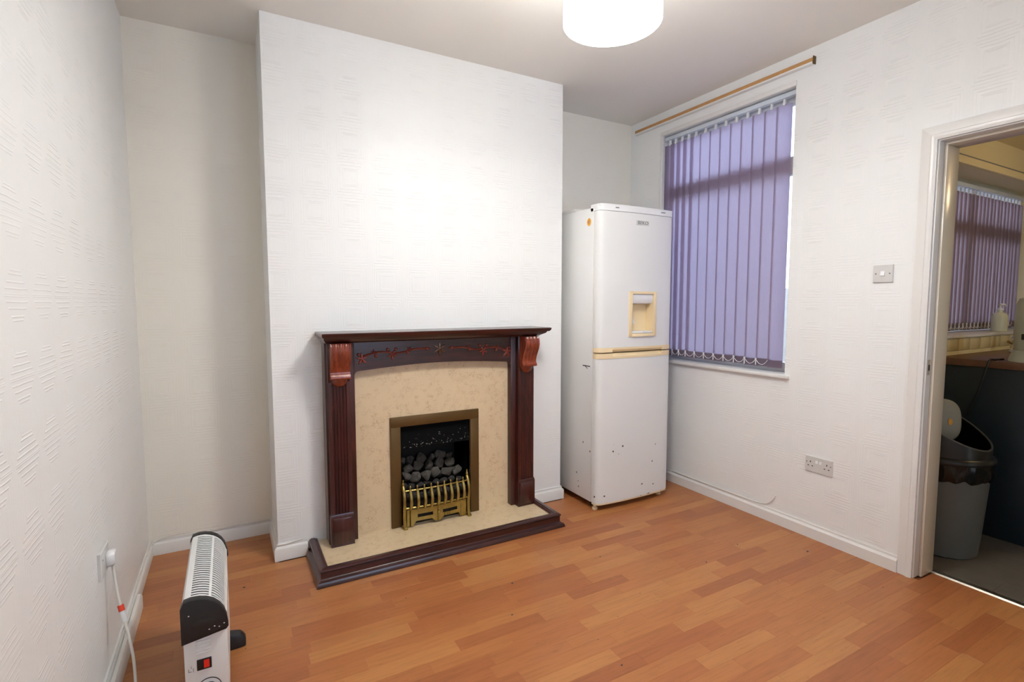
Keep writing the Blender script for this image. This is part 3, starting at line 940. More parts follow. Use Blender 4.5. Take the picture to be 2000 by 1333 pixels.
def door_shell(z0, z1, holes=(), yoff=0.0, back=None, xs_=None):
    xs_ = xs_ or xsd
    back = RD - 0.008 if back is None else back
    zs_ = sorted({z0, z1} | {h[2] for h in holes} | {h[3] for h in holes})
    mb = MB()
    for i in range(len(xs_) - 1):
        a, b = xs_[i], xs_[i + 1]
        fa, fb = fplan(a) + yoff, fplan(b) + yoff
        for j in range(len(zs_) - 1):
            c, d = zs_[j], zs_[j + 1]
            if any(h[0] - 1e-6 <= a and b <= h[1] + 1e-6 and h[2] - 1e-6 <= c and d <= h[3] + 1e-6 for h in holes):
                continue
            mb.add([(a, fa, c), (b, fb, c), (b, fb, d), (a, fa, d)], [(0, 1, 2, 3)])
        mb.add([(a, back, z0), (b, back, z0), (b, back, z1), (a, back, z1)], [(0, 1, 2, 3)])
        for z in (z0, z1):
            mb.add([(a, fa, z), (b, fb, z), (b, back, z), (a, back, z)], [(0, 1, 2, 3)])
    for x in (xs_[0], xs_[-1]):
        mb.add([(x, fplan(x) + yoff, z0), (x, back, z0), (x, back, z1), (x, fplan(x) + yoff, z1)], [(0, 1, 2, 3)])
    return mb
DSP = (2.176, 2.395, 1.086, 1.362)
ud = obj('upper_door', door_shell(1.020, 1.843, [DSP]), 'enamel', fr, smooth=30)
ld = obj('lower_door', door_shell(0.048, 0.952), 'enamel', fr, smooth=30)
obj('top_cap', door_shell(1.845, 1.884, yoff=-0.002, back=2.540), 'plastic', fr, smooth=30)
obj('gasket', bx(RX0 + 0.006, RX1 - 0.006, RD - 0.009, RD + 0.001, 0.06, 1.84), 'cream', fr)
obj('bottom_seal', door_shell(0.038, 0.047, yoff=0.002, back=2.500), 'cream', fr, smooth=30)
# cream handle band: plain ends, hollowed grip between
GX0, GX1 = 2.052, 2.462
def band(name, z0, z1, par, up):
    xl = [x for x in xsd if x <= GX0] + [GX0]
    xr_ = [GX1] + [x for x in xsd if x >= GX1]
    obj(name, door_shell(z0, z1, yoff=-0.002, xs_=sorted(set(xl))), 'cream', par, smooth=30)
    obj(name, door_shell(z0, z1, yoff=-0.002, xs_=sorted(set(xr_))), 'cream', par, smooth=30)
    xm = sorted(set([GX0, GX1] + [x for x in xsd if GX0 < x < GX1]))
    rings = []
    for x in xm:
        f = fplan(x) - 0.002
        lip, inn = (z0, z1) if not up else (z1, z0)
        rings.append([(x, RD - 0.008, lip), (x, f, lip), (x, f, lip + (inn - lip) * 0.42), (x, f + 0.022, inn), (x, RD - 0.008, inn)])
    obj('handle_grip', MB().loft(rings), 'cream', par, smooth=30)
band('handle_band', 0.9525, 0.984, ld, False)
band('handle_band', 0.992, 1.0195, ud, True)
# dispenser: cream surround, recess, white head, drip tray
dx0, dx1, dz0, dz1 = DSP
dyf = fplan(2.28)
disp = obj('dispenser_frame', MB().rects([(dx0 - 0.004, dx0 + 0.022, dyf - 0.004, dyf + 0.03, dz0 - 0.003), (dx0 - 0.004, dx0 + 0.022, dyf - 0.004, dyf + 0.03, dz1 + 0.003)])
           .rects([(dx1 - 0.022, dx1 + 0.004, dyf - 0.004, dyf + 0.03, dz0 - 0.003), (dx1 - 0.022, dx1 + 0.004, dyf - 0.004, dyf + 0.03, dz1 + 0.003)])
           .rects([(dx0 + 0.022, dx1 - 0.022, dyf - 0.004, dyf + 0.03, dz1 - 0.014), (dx0 + 0.022, dx1 - 0.022, dyf - 0.004, dyf + 0.03, dz1 + 0.003)])
           .rects([(dx0 + 0.022, dx1 - 0.022, dyf - 0.010, dyf + 0.03, dz0 - 0.003), (dx0 + 0.022, dx1 - 0.022, dyf - 0.006, dyf + 0.03, dz0 + 0.016)]), 'cream', ud, bevel=0.002)
ix0, ix1 = dx0 + 0.0235, dx1 - 0.0235
iz0, iz1, iy = dz0 + 0.016, dz1 - 0.014, dyf + 0.066
mb = MB()
mb.add([(ix0, dyf, iz0), (ix0, iy, iz0), (ix0, iy, iz1), (ix0, dyf, iz1)], [(0, 1, 2, 3)])
mb.add([(ix1, dyf, iz0), (ix1, iy, iz0), (ix1, iy, iz1), (ix1, dyf, iz1)], [(0, 1, 2, 3)])
mb.add([(ix0, iy, iz0), (ix1, iy, iz0), (ix1, iy, iz1), (ix0, iy, iz1)], [(0, 1, 2, 3)])
mb.add([(ix0, dyf, iz1), (ix1, dyf, iz1), (ix1, iy, iz1), (ix0, iy, iz1)], [(0, 1, 2, 3)])
mb.add([(ix0, dyf, iz0), (ix1, dyf, iz0), (ix1, iy, iz0), (ix0, iy, iz0)], [(0, 1, 2, 3)])
obj('dispenser_recess', mb, 'cream', ud, smooth=0)
obj('dispenser_head', MB().prism([(dyf + 0.058, iz1 - 0.001), (dyf + 0.004, iz1 - 0.001), (dyf + 0.001, iz1 - 0.034), (dyf + 0.012, iz1 - 0.056), (dyf + 0.030, iz1 - 0.062), (dyf + 0.058, iz1 - 0.062)], 0, ix0 + 0.001, ix1 - 0.001), 'plastic', ud, smooth=40)
obj('dispenser_lever', MB().tube(bez([(ix0 + 0.030, dyf + 0.050, iz1 - 0.06), (ix0 + 0.032, dyf + 0.046, iz0 + 0.12), (ix0 + 0.046, dyf + 0.038, iz0 + 0.06)], 6), 0.007, 8), 'plastic', ud, smooth=60)
obj('drip_tray', bx(ix0 + 0.002, ix1 - 0.002, dyf + 0.001, iy - 0.004, iz0 + 0.001, iz0 + 0.014), 'plastic', ud, bevel=0.002)
# maker's badge
def text_obj(name, body, size, mat, parent, loc, rot, sx=1.0, depth=0.0006):
    cu = bpy.data.curves.new(name, 'FONT')
    cu.body = body; cu.size = size; cu.extrude = depth
    cu.align_x = 'CENTER'; cu.align_y = 'CENTER'
    t = bpy.data.objects.new(name + '_source', cu)
    COL.objects.link(t)
    dg = bpy.context.evaluated_depsgraph_get()
    me = bpy.data.meshes.new_from_object(t.evaluated_get(dg))
    bpy.data.objects.remove(t)
    me.name = name
    me.transform(Matrix.Diagonal((sx, 1, 1, 1)))
    me.materials.clear(); me.materials.append(M[mat])
    o = bpy.data.objects.new(name, me)
    COL.objects.link(o)
    o.parent = parent
    o.location = Vector(loc) - origin_of(parent)
    o.rotation_euler = rot
    return o
obj('badge', bx(2.222, 2.324, fplan(2.27) - 0.002, fplan(2.27) + 0.004, 1.772, 1.801), 'plastic_grey', ud)
text_obj('badge_lettering', 'BEKO', 0.030, 'grey_mark', ud, (2.273, fplan(2.27) - 0.0025, 1.7865), (R(90), 0, 0), 1.15)
for a, b in ((2.06, 2.085), (2.43, 2.465)):
    obj('printed_mark', bx(a, b, fplan((a + b) / 2) - 0.0045, fplan((a + b) / 2) - 0.0015, 1.862, 1.867), 'grey_mark', fr)
mb = MB()
ring = [(0.020 * math.cos(2 * math.pi * i / 20), 0.024 * math.sin(2 * math.pi * i / 20)) for i in range(20)]
mb.loft([[(RX0 - d, 2.556 + s * a, 1.785 + s * b) for a, b in ring] for d, s in ((0.0, 1.0), (0.0015, 0.96))])
st = obj('round_sticker', mb, 'orange', fr)
obj('sticker_print', MB().loft([[(RX0 - d, 2.556 + s * a * 0.5, 1.785 + s * b * 0.5) for a, b in ring] for d, s in ((0.0014, 1.0), (0.002, 0.96))]), 'wood', st)
obj('hinge_cover', bx(RX0 + 0.006, RX0 + 0.05, 2.46, 2.54, 1.868, 1.880), 'plastic', fr, bevel=0.003)
obj('rear_cover', MB().rects([(RX0 + 0.004, RX1 - 0.004, 2.70, RB, 1.868), (RX0 + 0.010, RX1 - 0.01, 2.72, RB, 1.892)]), 'plastic_grey', fr, bevel=0.003)
obj('kick_plate', bx(RX0 + 0.02, RX1 - 0.02, RD + 0.02, RD + 0.03, 0.012, 0.045), 'dark', fr)
for x, y in ((RX0 + 0.025, 2.50), (RX1 - 0.045, 2.50), (RX0 + 0.035, RB - 0.04), (RX1 - 0.045, RB - 0.04)):
    obj('foot', MB().lathe([(0.016, 0.0), (0.018, 0.004), (0.018, 0.014), (0.009, 0.018), (0.009, 0.0449)], (x, y), 14), 'cream', fr)
obj('paint_scrape', bx(RX0 - 0.0006, RX0, 2.530, 2.605, 0.898, 0.904), 'dark', fr)
obj('paint_scrape', MB().tube([(RX0 - 0.0002, 2.555, 0.886), (RX0 - 0.0002, 2.58, 0.899)], 0.002, 5), 'dark', fr)

# ================================================================== VERTICAL BLINDS
def blind(name, label, origin, along, out, length, ztop, zbot, count, pitch, tilt, mat, rnd, group=None, order=1, cents=None, width=None):
    """vanes hang along a direction; out points into the room"""
    A, O = Vector(along), Vector(out)
    root = thing(name, label, 'blind', origin, group)
    o = Vector(origin)
    def P(a, b, z):
        q = o + A * a + O * b
        return (q.x, q.y, z)
    def cuboid(a0, a1, b0, b1, z0, z1):
        return MB().loft([[P(a0, b0, z), P(a1, b0, z), P(a1, b1, z), P(a0, b1, z)] for z in (z0, z1)])
    obj('headrail', cuboid(0, length, -0.012, 0.022, ztop, ztop + 0.026), 'rail', root, bevel=0.003)
    VW = width or pitch * 1.14
    cents = cents or [pitch * (i + 0.55) for i in range(count)]
    count = len(cents)
    for i, c in enumerate(cents):
        t = R(tilt + rnd.uniform(-3.0, 3.0))
        def Q(s, d, z):
            return P(c + s * math.cos(t) - d * math.sin(t), s * math.sin(t) * order + d * math.cos(t), z)
        nw = 6
        rings = []
        zl = zbot + rnd.uniform(-0.003, 0.003)
        for z in (zl, zl + 0.05, (zl + ztop) / 2, ztop - 0.030):
            fr_ = []
            for s in range(nw + 1):
                u = -VW / 2 + VW * s / nw
                fr_.append(Q(u, 0.0012 + 0.002 * (1 - (2 * s / nw - 1) ** 2), z))
            rings.append(fr_)
        vane = obj('vane', MB().loft(rings, cap=False, close=False), mat, root, smooth=60)
        obj('weight', MB().loft([[Q(-VW / 2 + 0.002, -0.0018, z), Q(VW / 2 - 0.002, -0.0018, z), Q(VW / 2 - 0.002, 0.0006, z), Q(-VW / 2 + 0.002, 0.0006, z)] for z in (zl + 0.002, zl + 0.046)]), 'hem', vane)
        obj('hanger', MB().loft([[P(c - 0.006, -0.004, z), P(c + 0.006, -0.004, z), P(c + 0.006, 0.008, z), P(c - 0.006, 0.008, z)] for z in (ztop - 0.034, ztop + 0.001)]), 'plastic', vane)
    for i in range(count - 1):
        a, b = cents[i] - pitch * 0.46, cents[i + 1] - pitch * 0.46
        pts = []
        for k_ in range(9):
            t = k_ / 8
            pts.append(P(a + (b - a) * t, 0.016, zbot + 0.040 - 0.030 * (1 - (2 * t - 1) ** 2)))
        obj('chain', MB().tube(pts, 0.0018, 5), 'plastic', root, smooth=60)
        obj('chain_clip', MB().loft([[P(a - w_, 0.012, z), P(a + w_, 0.012, z), P(a + w_, 0.018, z), P(a - w_, 0.018, z)] for w_, z in ((0.0018, zbot + 0.004), (0.0022, zbot + 0.036), (0.005, zbot + 0.040), (0.005, zbot + 0.047))]), 'plastic', root)
    return root
rb = random.Random(3)
b1 = blind('vertical_blind', 'lilac vertical blind closed across the tall window behind the fridge', (XR + 0.045, WY1 - 0.010, WZ0), (0, -1, 0), (-1, 0, 0), WY1 - WY0 - 0.022, WZ1 - 0.034, 0.912, 13, 0.0795, -7, 'vane', rb,
           cents=[WY1 - 0.010 - q for q in (2.765, 2.712, 2.655, 2.595, 2.532, 2.452, 2.372, 2.293, 2.214, 2.135, 2.056, 1.977, 1.898)])
b2 = blind('vertical_blind', 'mauve vertical blind seen through the doorway over the kitchen worktop', (KW[0] + 0.02, KY + 0.165, KW[2]), (1, 0, 0), (0, -1, 0), 1.655, 2.055, 1.108, 28, 0.0585, 12, 'vane_k', rb, width=0.089)

# curtain batten over the window
rail = thing('curtain_batten', 'thin bare wood curtain batten fixed above the lilac blind', 'curtain rail', (XR, 2.39, 2.57))
obj('batten', bx(XR - 0.022, XR - 0.0005, 1.705, 3.065, 2.572, 2.594), 'wood', rail, bevel=0.001)
obj('painted_edge', bx(XR - 0.028, XR - 0.0005, 1.705, 3.065, 2.562, 2.5715), 'gloss', rail, bevel=0.001)
obj('end_bracket', bx(XR - 0.024, XR - 0.0005, 1.700, 1.7045, 2.560, 2.600), 'brass_dull', rail)

# ================================================================== SWITCH AND SOCKETS
sw = thing('light_switch', 'white single light switch on the wall beside the kitchen doorway', 'light switch', (XR, 1.322, 1.436))
obj('plate', MB().loft([[(XR - d, 1.322 + s * 0.043, 1.436 + t * 0.043) for s, t in ((-q, -q), (q, -q), (q, q), (-q, q))] for d, q in ((0.0003, 1), (0.006, 1), (0.009, 0.94))]), 'plastic_grey', sw)
obj('rocker', MB().prism([(XR - 0.0088, 1.424), (XR - 0.014, 1.426), (XR - 0.0105, 1.448), (XR - 0.0088, 1.448)], 1, 1.314, 1.330).add([], []) if False else
    MB().loft([[(XR - 0.0088, y_, 1.424), (XR - 0.0145, y_, 1.426), (XR - 0.0105, y_, 1.448), (XR - 0.0088, y_, 1.448)] for y_ in (1.313, 1.331)]), 'plastic', sw)
for y_ in (1.292, 1.352):
    obj('screw', MB().loft([[(XR - d, y_ + 0.0035 * math.cos(a), 1.436 + 0.0035 * math.sin(a)) for a in [2 * math.pi * i / 10 for i in range(10)]] for d in (0.0088, 0.0096)]), 'grey_mark', sw)

so = thing('double_socket', 'white double plug socket low on the wall right of the fridge', 'socket', (XR, 1.585, 0.412))
yc, zc = 1.585, 0.412
obj('plate', MB().loft([[(XR - d, yc + s * 0.073, zc + t * 0.043) for s, t in ((-q, -q), (q, -q), (q, q), (-q, q))] for d, q in ((0.0003, 1), (0.006, 1), (0.009, 0.95))]), 'plastic_grey', so)
for sg in (-1, 1):
    y_ = yc + sg * 0.044
    for dy, dz, w, h in ((0, 0.013, 0.0025, 0.0045), (-0.011, -0.009, 0.0042, 0.0022), (0.011, -0.009, 0.0042, 0.0022)):
        obj('pin_hole', bx(XR - 0.0096, XR - 0.0088, y_ + dy - w, y_ + dy + w, zc + dz - h, zc + dz + h), 'dark', so)
    yr = yc + sg * 0.010
    obj('rocker', MB().loft([[(XR - 0.0088, q, zc + 0.008), (XR - 0.013, q, zc + 0.010), (XR - 0.010, q, zc + 0.024), (XR - 0.0088, q, zc + 0.024)] for q in (yr - 0.006, yr + 0.006)]), 'plastic', so)
    obj('screw', MB().loft([[(XR - d, yc + sg * 0.064 + 0.0035 * math.cos(a), zc + 0.010 + 0.0035 * math.sin(a)) for a in [2 * math.pi * i / 10 for i in range(10)]] for d in (0.0088, 0.0096)]), 'grey_mark', so)

sl = thing('single_socket', 'white single plug socket on the left wall above the skirting', 'socket', (XL, 2.09, 0.445))
obj('plate', MB().loft([[(XL + d, 2.09 + s * 0.058, 0.447 + t * 0.043) for s, t in ((-q, -q), (q, -q), (q, q), (-q, q))] for d, q in ((0.0003, 1), (0.008, 1), (0.011, 0.95))]), 'plastic_grey', sl)
obj('screw', MB().loft([[(XL + d, 2.053 + 0.0035 * math.cos(a), 0.462 + 0.0035 * math.sin(a)) for a in [2 * math.pi * i / 10 for i in range(10)]] for d in (0.0108, 0.0116)]), 'grey_mark', sl)

# plug with its lead to the heater
pg = thing('plug_and_lead', 'white plug with red tag and lead running down to the heater', 'plug', (XL + 0.0105, 2.118, 0.44))
obj('plug', MB().loft([[(XL + d, 2.118 + q * s * 0.027, 0.440 + q * t * 0.026) for s, t in ((-0.7, -1), (0.7, -1), (1, -0.6), (1, 0.6), (0.7, 1), (-0.7, 1), (-1, 0.6), (-1, -0.6))] for d, q in ((0.0115, 0.90), (0.014, 0.95), (0.028, 0.90), (0.034, 0.74))]), 'plastic', pg, smooth=50)
cpts = bez([(XL + 0.024, 2.118, 0.417), (XL + 0.026, 2.12, 0.385), (XL + 0.034, 2.11, 0.31), (XL + 0.05, 2.09, 0.235), (XL + 0.075, 2.05, 0.12), (XL + 0.085, 2.0, 0.03), (XL + 0.09, 1.93, 0.0065), (XL + 0.12, 1.80, 0.0055), (XL + 0.19, 1.70, 0.0055), (-0.160, 1.69, 0.012), (-0.150, 1.70, 0.10)], 8)
obj('lead', MB().tube(cpts, 0.0045, 8), 'cable', pg, smooth=60)
i0 = 22
obj('tag_sleeve', MB().tube(cpts[i0:i0 + 4], 0.0085, 8), 'plastic', pg, smooth=60)
obj('red_tag', MB().tube(cpts[i0 - 2:i0 + 1], 0.0092, 8), 'redtag', pg, smooth=60)

# thin cables pinned along the skirtings
tag(obj('telephone_cable', MB().tube(bez([(XL + 0.022, 2.86, 0.110), (XL + 0.018, 2.93, 0.112), (XL + 0.016, 3.05, 0.082), (XL + 0.03, 3.113, 0.077), (-0.27, 3.113, 0.092), (-0.05, 3.113, 0.083), (CX0 - 0.019, 3.113, 0.082)], 6), 0.0028, 6), 'cable', loc=(XL + 0.02, 3.0, 0.08)),
    'thin white cable pinned over the skirting in the left alcove', 'cable')
tag(obj('telephone_cable', MB().tube(bez([(CX0 - 0.004, YC - 0.010, 0.082), (0.22, YC - 0.010, 0.080), (0.27, YC - 0.010, 0.088), (0.312, YC - 0.010, 0.092)], 6), 0.0026, 6), 'cable', loc=(0.24, YC, 0.085)),
    'short grey-white cable over the skirting left of the hearth', 'cable')
tag(obj('telephone_cable', MB().tube(bez([(XR - 0.012, 2.62, 0.082), (XR - 0.012, 2.30, 0.082), (XR - 0.010, 2.05, 0.083), (XR - 0.006, 1.93, 0.086), (XR - 0.005, 1.87, 0.105), (XR - 0.005, 1.835, 0.145), (XR - 0.004, 1.828, 0.165)], 6), 0.0035, 6), 'cable', loc=(XR, 2.2, 0.09)),
    'white cable curling up the wall below the double socket', 'cable')

# ================================================================== CONVECTOR HEATER
ht = thing('convector_heater', 'white convector heater with black end caps standing on the floor', 'heater', (-0.095, 1.97, 0))
EX0, EX1 = -0.150, -0.036
EY0, EY1 = 1.722, 2.215
ET = 0.427
# cross-section: upright back, rounded top falling to the front
def sect(off=0.0):
    pts = [(EX0 - off, 0.055)]
    pts += [(EX0 - off, 0.405 + off)]
    a0 = [(-0.143, 0.4235), (-0.125, 0.427), (-0.105, 0.4255), (-0.085, 0.4195), (-0.068, 0.409), (-0.054, 0.394), (-0.044, 0.376), (-0.038, 0.355)]
    for x, z in a0:
        n_ = Vector((x + 0.10, 0, z - 0.34)).normalized()
        pts.append((x + n_.x * off, z + n_.z * off))
    pts += [(EX1 + off, 0.33), (EX1 + off, 0.055)]
    return pts
sec = sect()
# body: flat panels
body = MB()
body.box(EX0, EX0 + 0.0015, EY0 + 0.012, EY1 - 0.012, 0.055, 0.405)
body.box(EX1 - 0.0015, EX1, EY0 + 0.012, EY1 - 0.012, 0.055, 0.352)
body.box(EX0, EX1, EY0 + 0.012, EY1 - 0.012, 0.055, 0.058)
obj('side_panels', body, 'heater', ht)
obj('inner_shade', MB().prism([(-0.095 + (p[0] + 0.095) * 0.80, p[1] - 0.022) for p in sec[1:11]], 1, EY0 + 0.014, EY1 - 0.014), 'slot', ht)
# louvred top: long rails and cross slats
arc = [(EX0, 0.405)] + sec[2:10] + [(EX1, 0.345)]
def along_arc(i0_, i1_, y0, y1, mb, th=0.0018):
    ring_ = []
    seg_ = arc[i0_:i1_ + 1]
    inner = [(p[0] - 0.0, p[1] - th) for p in seg_]
    poly = seg_ + inner[::-1]
    mb.prism(poly, 1, y0, y1)
def fine_arc(t0, t1, n_=6):
    # sample the arc between params measured in index units
    out = []
    for k_ in range(n_ + 1):
        t = t0 + (t1 - t0) * k_ / n_
        i = min(int(t), len(arc) - 2); f = t - i
        out.append((arc[i][0] * (1 - f) + arc[i + 1][0] * f, arc[i][1] * (1 - f) + arc[i + 1][1] * f))
    return out
def strip_y(t0, t1, y0, y1, n_=6):
    s_ = fine_arc(t0, t1, n_)
    poly = s_ + [(p[0] - 0.0012, p[1] - 0.002) for p in s_[::-1]]
    return MB().prism(poly, 1, y0, y1)
G0, G1 = EY0 + 0.026, EY1 - 0.020
grille = obj('grille_frame', strip_y(0.0, 1.9, EY0 + 0.012, EY1 - 0.012, 4), 'heater', ht, smooth=40)
obj('grille_rib', strip_y(4.25, 4.62, EY0 + 0.012, EY1 - 0.012, 2), 'heater', ht, smooth=40)
obj('grille_edge', strip_y(7.2, 9.0, EY0 + 0.012, EY1 - 0.012, 5), 'heater', ht, smooth=40)
obj('grille_end', strip_y(0.0, 9.0, EY0 + 0.012, G0, 12), 'heater', ht, smooth=40)
obj('grille_end', strip_y(0.0, 9.0, G1, EY1 - 0.012, 12), 'heater', ht, smooth=40)
NS = 29
pitch = (G1 - G0) / NS
for i in range(NS):
    yy = G0 + pitch * (i + 0.5)
    obj('grille_slat', strip_y(1.85, 4.3, yy, yy + pitch * 0.44, 5), 'heater', ht, smooth=40)
    obj('grille_slat', strip_y(4.55, 7.25, yy, yy + pitch * 0.44, 5), 'heater', ht, smooth=40)
# end caps
cap = [(p[0], p[1]) for p in sect(0.003)[1:11]]
def capmesh(y0, y1, lowl, lowr):
    poly = [(EX0 - 0.003, lowl)] + cap + [(EX1 + 0.004, 0.352), (EX1 + 0.004, lowr + 0.008), (EX1 - 0.002, lowr)]
    return MB().prism(poly, 1, y0, y1)
nc = obj('end_cap', capmesh(EY0 - 0.012, EY0 + 0.013, 0.300, 0.330 - 0.012), 'heater_blk', ht, bevel=0.003)
obj('end_cap', capmesh(EY1 - 0.013, EY1 + 0.012, 0.300, 0.318), 'heater_blk', ht, bevel=0.003)
obj('grip_hollow', MB().loft([[(-0.095 + 0.034 * s * math.cos(a), EY0 - 0.0123 - d, 0.352 + 0.014 * s * math.sin(a)) for a in [2 * math.pi * i / 18 for i in range(18)]] for d, s in ((0.0, 1.0), (0.0008, 0.9))]), 'dark', nc)
for x, z in ((-0.132, 0.385), (-0.068, 0.336), (-0.056, 0.331), (-0.043, 0.338), (-0.082, 0.330)):
    obj('paint_fleck', MB().ball((x, EY0 - 0.0122, z), 0.0022, 6, 4, (1, 0.4, 0.8)), 'plastic', nc)
ep = obj('end_panel', bx(EX0 + 0.001, EX1 - 0.001, EY0, EY0 + 0.011, 0.055, 0.335), 'heater', ht, bevel=0.003)
obj('end_panel', bx(EX0 + 0.001, EX1 - 0.001, EY1 - 0.011, EY1, 0.055, 0.335), 'heater', ht, bevel=0.003)
for i in range(6):
    z = 0.306 - i * 0.0095
    obj('louvre', MB().prism([(EY0 + 0.002, z), (EY0 - 0.004, z - 0.0005), (EY0 + 0.002, z - 0.0055)], 0, -0.118, -0.080), 'heater', ep)
sb = obj('switch_housing', bx(-0.118, -0.080, EY0 - 0.003, EY0 + 0.001, 0.205, 0.238), 'heater_blk', ep, bevel=0.001)
obj('red_rocker', MB().prism([(EY0 - 0.002, 0.209), (EY0 - 0.009, 0.213), (EY0 - 0.005, 0.234), (EY0 - 0.002, 0.234)], 0, -0.100, -0.086), 'led', sb)
for a, b, c, d in ((-0.140, -0.132, 0.206, 0.2075), (-0.140, -0.1385, 0.206, 0.216), (-0.133, -0.1318, 0.216, 0.224), (-0.128, -0.1268, 0.204, 0.216)):
    obj('printed_symbol', bx(a, b, EY0 - 0.0006, EY0 + 0.001, c, d), 'grey_mark', ep)
def disc_y(cx, cz, r, y0, y1, n_=28, r2=None):
    r2 = r if r2 is None else r2
    return MB().loft([[(cx + q * math.cos(2 * math.pi * i / n_), yv, cz + q * math.sin(2 * math.pi * i / n_)) for i in range(n_)] for yv, q in ((y0, r), (y1, r2))])
dl = obj('dial_ring', disc_y(-0.090, 0.140, 0.034, EY0 + 0.001, EY0 - 0.002), 'heater_blk', ep)
obj('dial_scale', disc_y(-0.090, 0.140, 0.032, EY0 - 0.0018, EY0 - 0.003), 'plastic', dl)
obj('dial_knob', disc_y(-0.090, 0.140, 0.022, EY0 - 0.0028, EY0 - 0.018, r2=0.019), 'heater_blk', dl)
for yv in (EY0 + 0.075, EY1 - 0.085):
    obj('foot', MB().loft([[(x, yv - w, z), (x, yv + w, z), (x, yv + w * 0.7, z + h_), (x, yv - w * 0.7, z + h_)] for x, w, z, h_ in ((-0.172, 0.020, 0.0, 0.030), (-0.165, 0.024, 0.0, 0.045), (-0.15, 0.026, 0.0, 0.058), (-0.036, 0.026, 0.0, 0.058), (0.000, 0.024, 0.0, 0.050), (0.016, 0.020, 0.0, 0.030))]), 'heater_blk', ht, bevel=0.004)

# ================================================================== PENDANT LIGHT
LX, LY, LZ, LR = 1.158, 1.405, 2.228, 0.162
lp = thing('pendant_light', 'lit white drum pendant light hanging from the ceiling', 'light', (LX, LY, LZ))
obj('drum_shade', MB().lathe([(LR, LZ), (LR, LZ + 0.20), (LR - 0.002, LZ + 0.20), (LR - 0.002, LZ)], (LX, LY), 64, cap=False), 'shade', lp, smooth=40)
obj('diffuser', MB().lathe([(LR - 0.0025, LZ + 0.002), (LR - 0.0025, LZ + 0.006)], (LX, LY), 64), 'lamp', lp)
obj('shade_ring', MB().tube([(LX + (LR - 0.006) * math.cos(2 * math.pi * i / 40), LY + (LR - 0.006) * math.sin(2 * math.pi * i / 40), LZ + 0.197) for i in range(41)], 0.002, 6), 'steel', lp)
for a in (0, 120, 240):
    obj('spider_arm', MB().tube([(LX + 0.02 * math.cos(R(a)), LY + 0.02 * math.sin(R(a)), LZ + 0.17), (LX + (LR - 0.006) * math.cos(R(a)), LY + (LR - 0.006) * math.sin(R(a)), LZ + 0.197)], 0.002, 6), 'steel', lp)
obj('lamp_holder', MB().lathe([(0.020, LZ + 0.13), (0.022, LZ + 0.15), (0.022, LZ + 0.19), (0.008, LZ + 0.22)], (LX, LY), 16), 'plastic', lp)
obj('flex', MB().tube([(LX, LY, LZ + 0.21), (LX, LY, H - 0.02)], 0.0035, 8), 'cable', lp)
obj('ceiling_rose', MB().lathe([(0.012, H - 0.035), (0.04, H - 0.03), (0.05, H - 0.012), (0.05, H - 0.0005)], (LX, LY), 28), 'plastic', lp)

# ================================================================== KITCHEN THINGS
kl = thing('globe_light', 'warm globe light on the kitchen ceiling', 'light', (4.1, 0.45, KH))
obj('globe', MB().ball((4.1, 0.45, KH - 0.15), 0.075, 24, 14), 'kitchen_lamp', kl, smooth=80)
obj('fitting', MB().lathe([(0.03, KH - 0.078), (0.05, KH - 0.04), (0.05, KH - 0.0005)], (4.1, 0.45), 20), 'plastic', kl)

# base cabinet run and worktop
PX = 3.660
cab = thing('base_cabinet', 'dark navy base cabinet whose end panel faces the kitchen doorway', 'cabinet', (4.6, 1.13, 0))
obj('end_panel', bx(PX, PX + 0.018, 0.845, KY - 0.001, 0.0, 0.9375), 'navy', cab, bevel=0.001)
obj('carcass', bx(PX + 0.018, 5.80, 0.865, KY - 0.001, 0.12, 0.9375), 'navy', cab)
obj('plinth', bx(PX + 0.018, 5.80, 0.915, 0.930, 0.0, 0.12), 'navy', cab)
for i in range(4):
    xa = PX + 0.020 + i * 0.53
    d_ = obj('door', bx(xa + 0.002, xa + 0.528, 0.846, 0.8645, 0.125, 0.93), 'navy', cab, bevel=0.002)
    obj('handle', MB().tube([(xa + 0.45, 0.846, 0.86), (xa + 0.45, 0.825, 0.86), (xa + 0.45, 0.825, 0.74), (xa + 0.45, 0.846, 0.74)], 0.005, 8), 'chrome', d_)
tag(obj('worktop', bx(PX - 0.015, 5.80, 0.815, KY - 0.0005, 0.938, 0.978), 'worktop', bevel=0.004, loc=(4.7, 1.12, 0.938)), 'brown kitchen worktop on the navy cabinet', 'worktop')

# soap bottle on the sill
bc = (4.635, KY + 0.040)
bz = KW[2] + 0.0125
sp = thing('soap_bottle', 'milky pump soap bottle on the kitchen window sill', 'bottle', (bc[0], bc[1], bz))
obj('bottle_body', MB().lathe([(0.040, bz), (0.044, bz + 0.006), (0.044, bz + 0.105), (0.036, bz + 0.122), (0.016, bz + 0.132), (0.016, bz + 0.145)], bc, 24), 'soap', sp, smooth=50)
obj('pump_collar', MB().lathe([(0.018, bz + 0.1455), (0.018, bz + 0.160), (0.006, bz + 0.162), (0.006, bz + 0.180)], bc, 18), 'plastic', sp)
obj('pump_spout', MB().tube([(bc[0] - 0.008, bc[1], bz + 0.184), (bc[0] + 0.030, bc[1] - 0.012, bz + 0.184), (bc[0] + 0.036, bc[1] - 0.014, bz + 0.174)], 0.007, 8), 'plastic', sp)

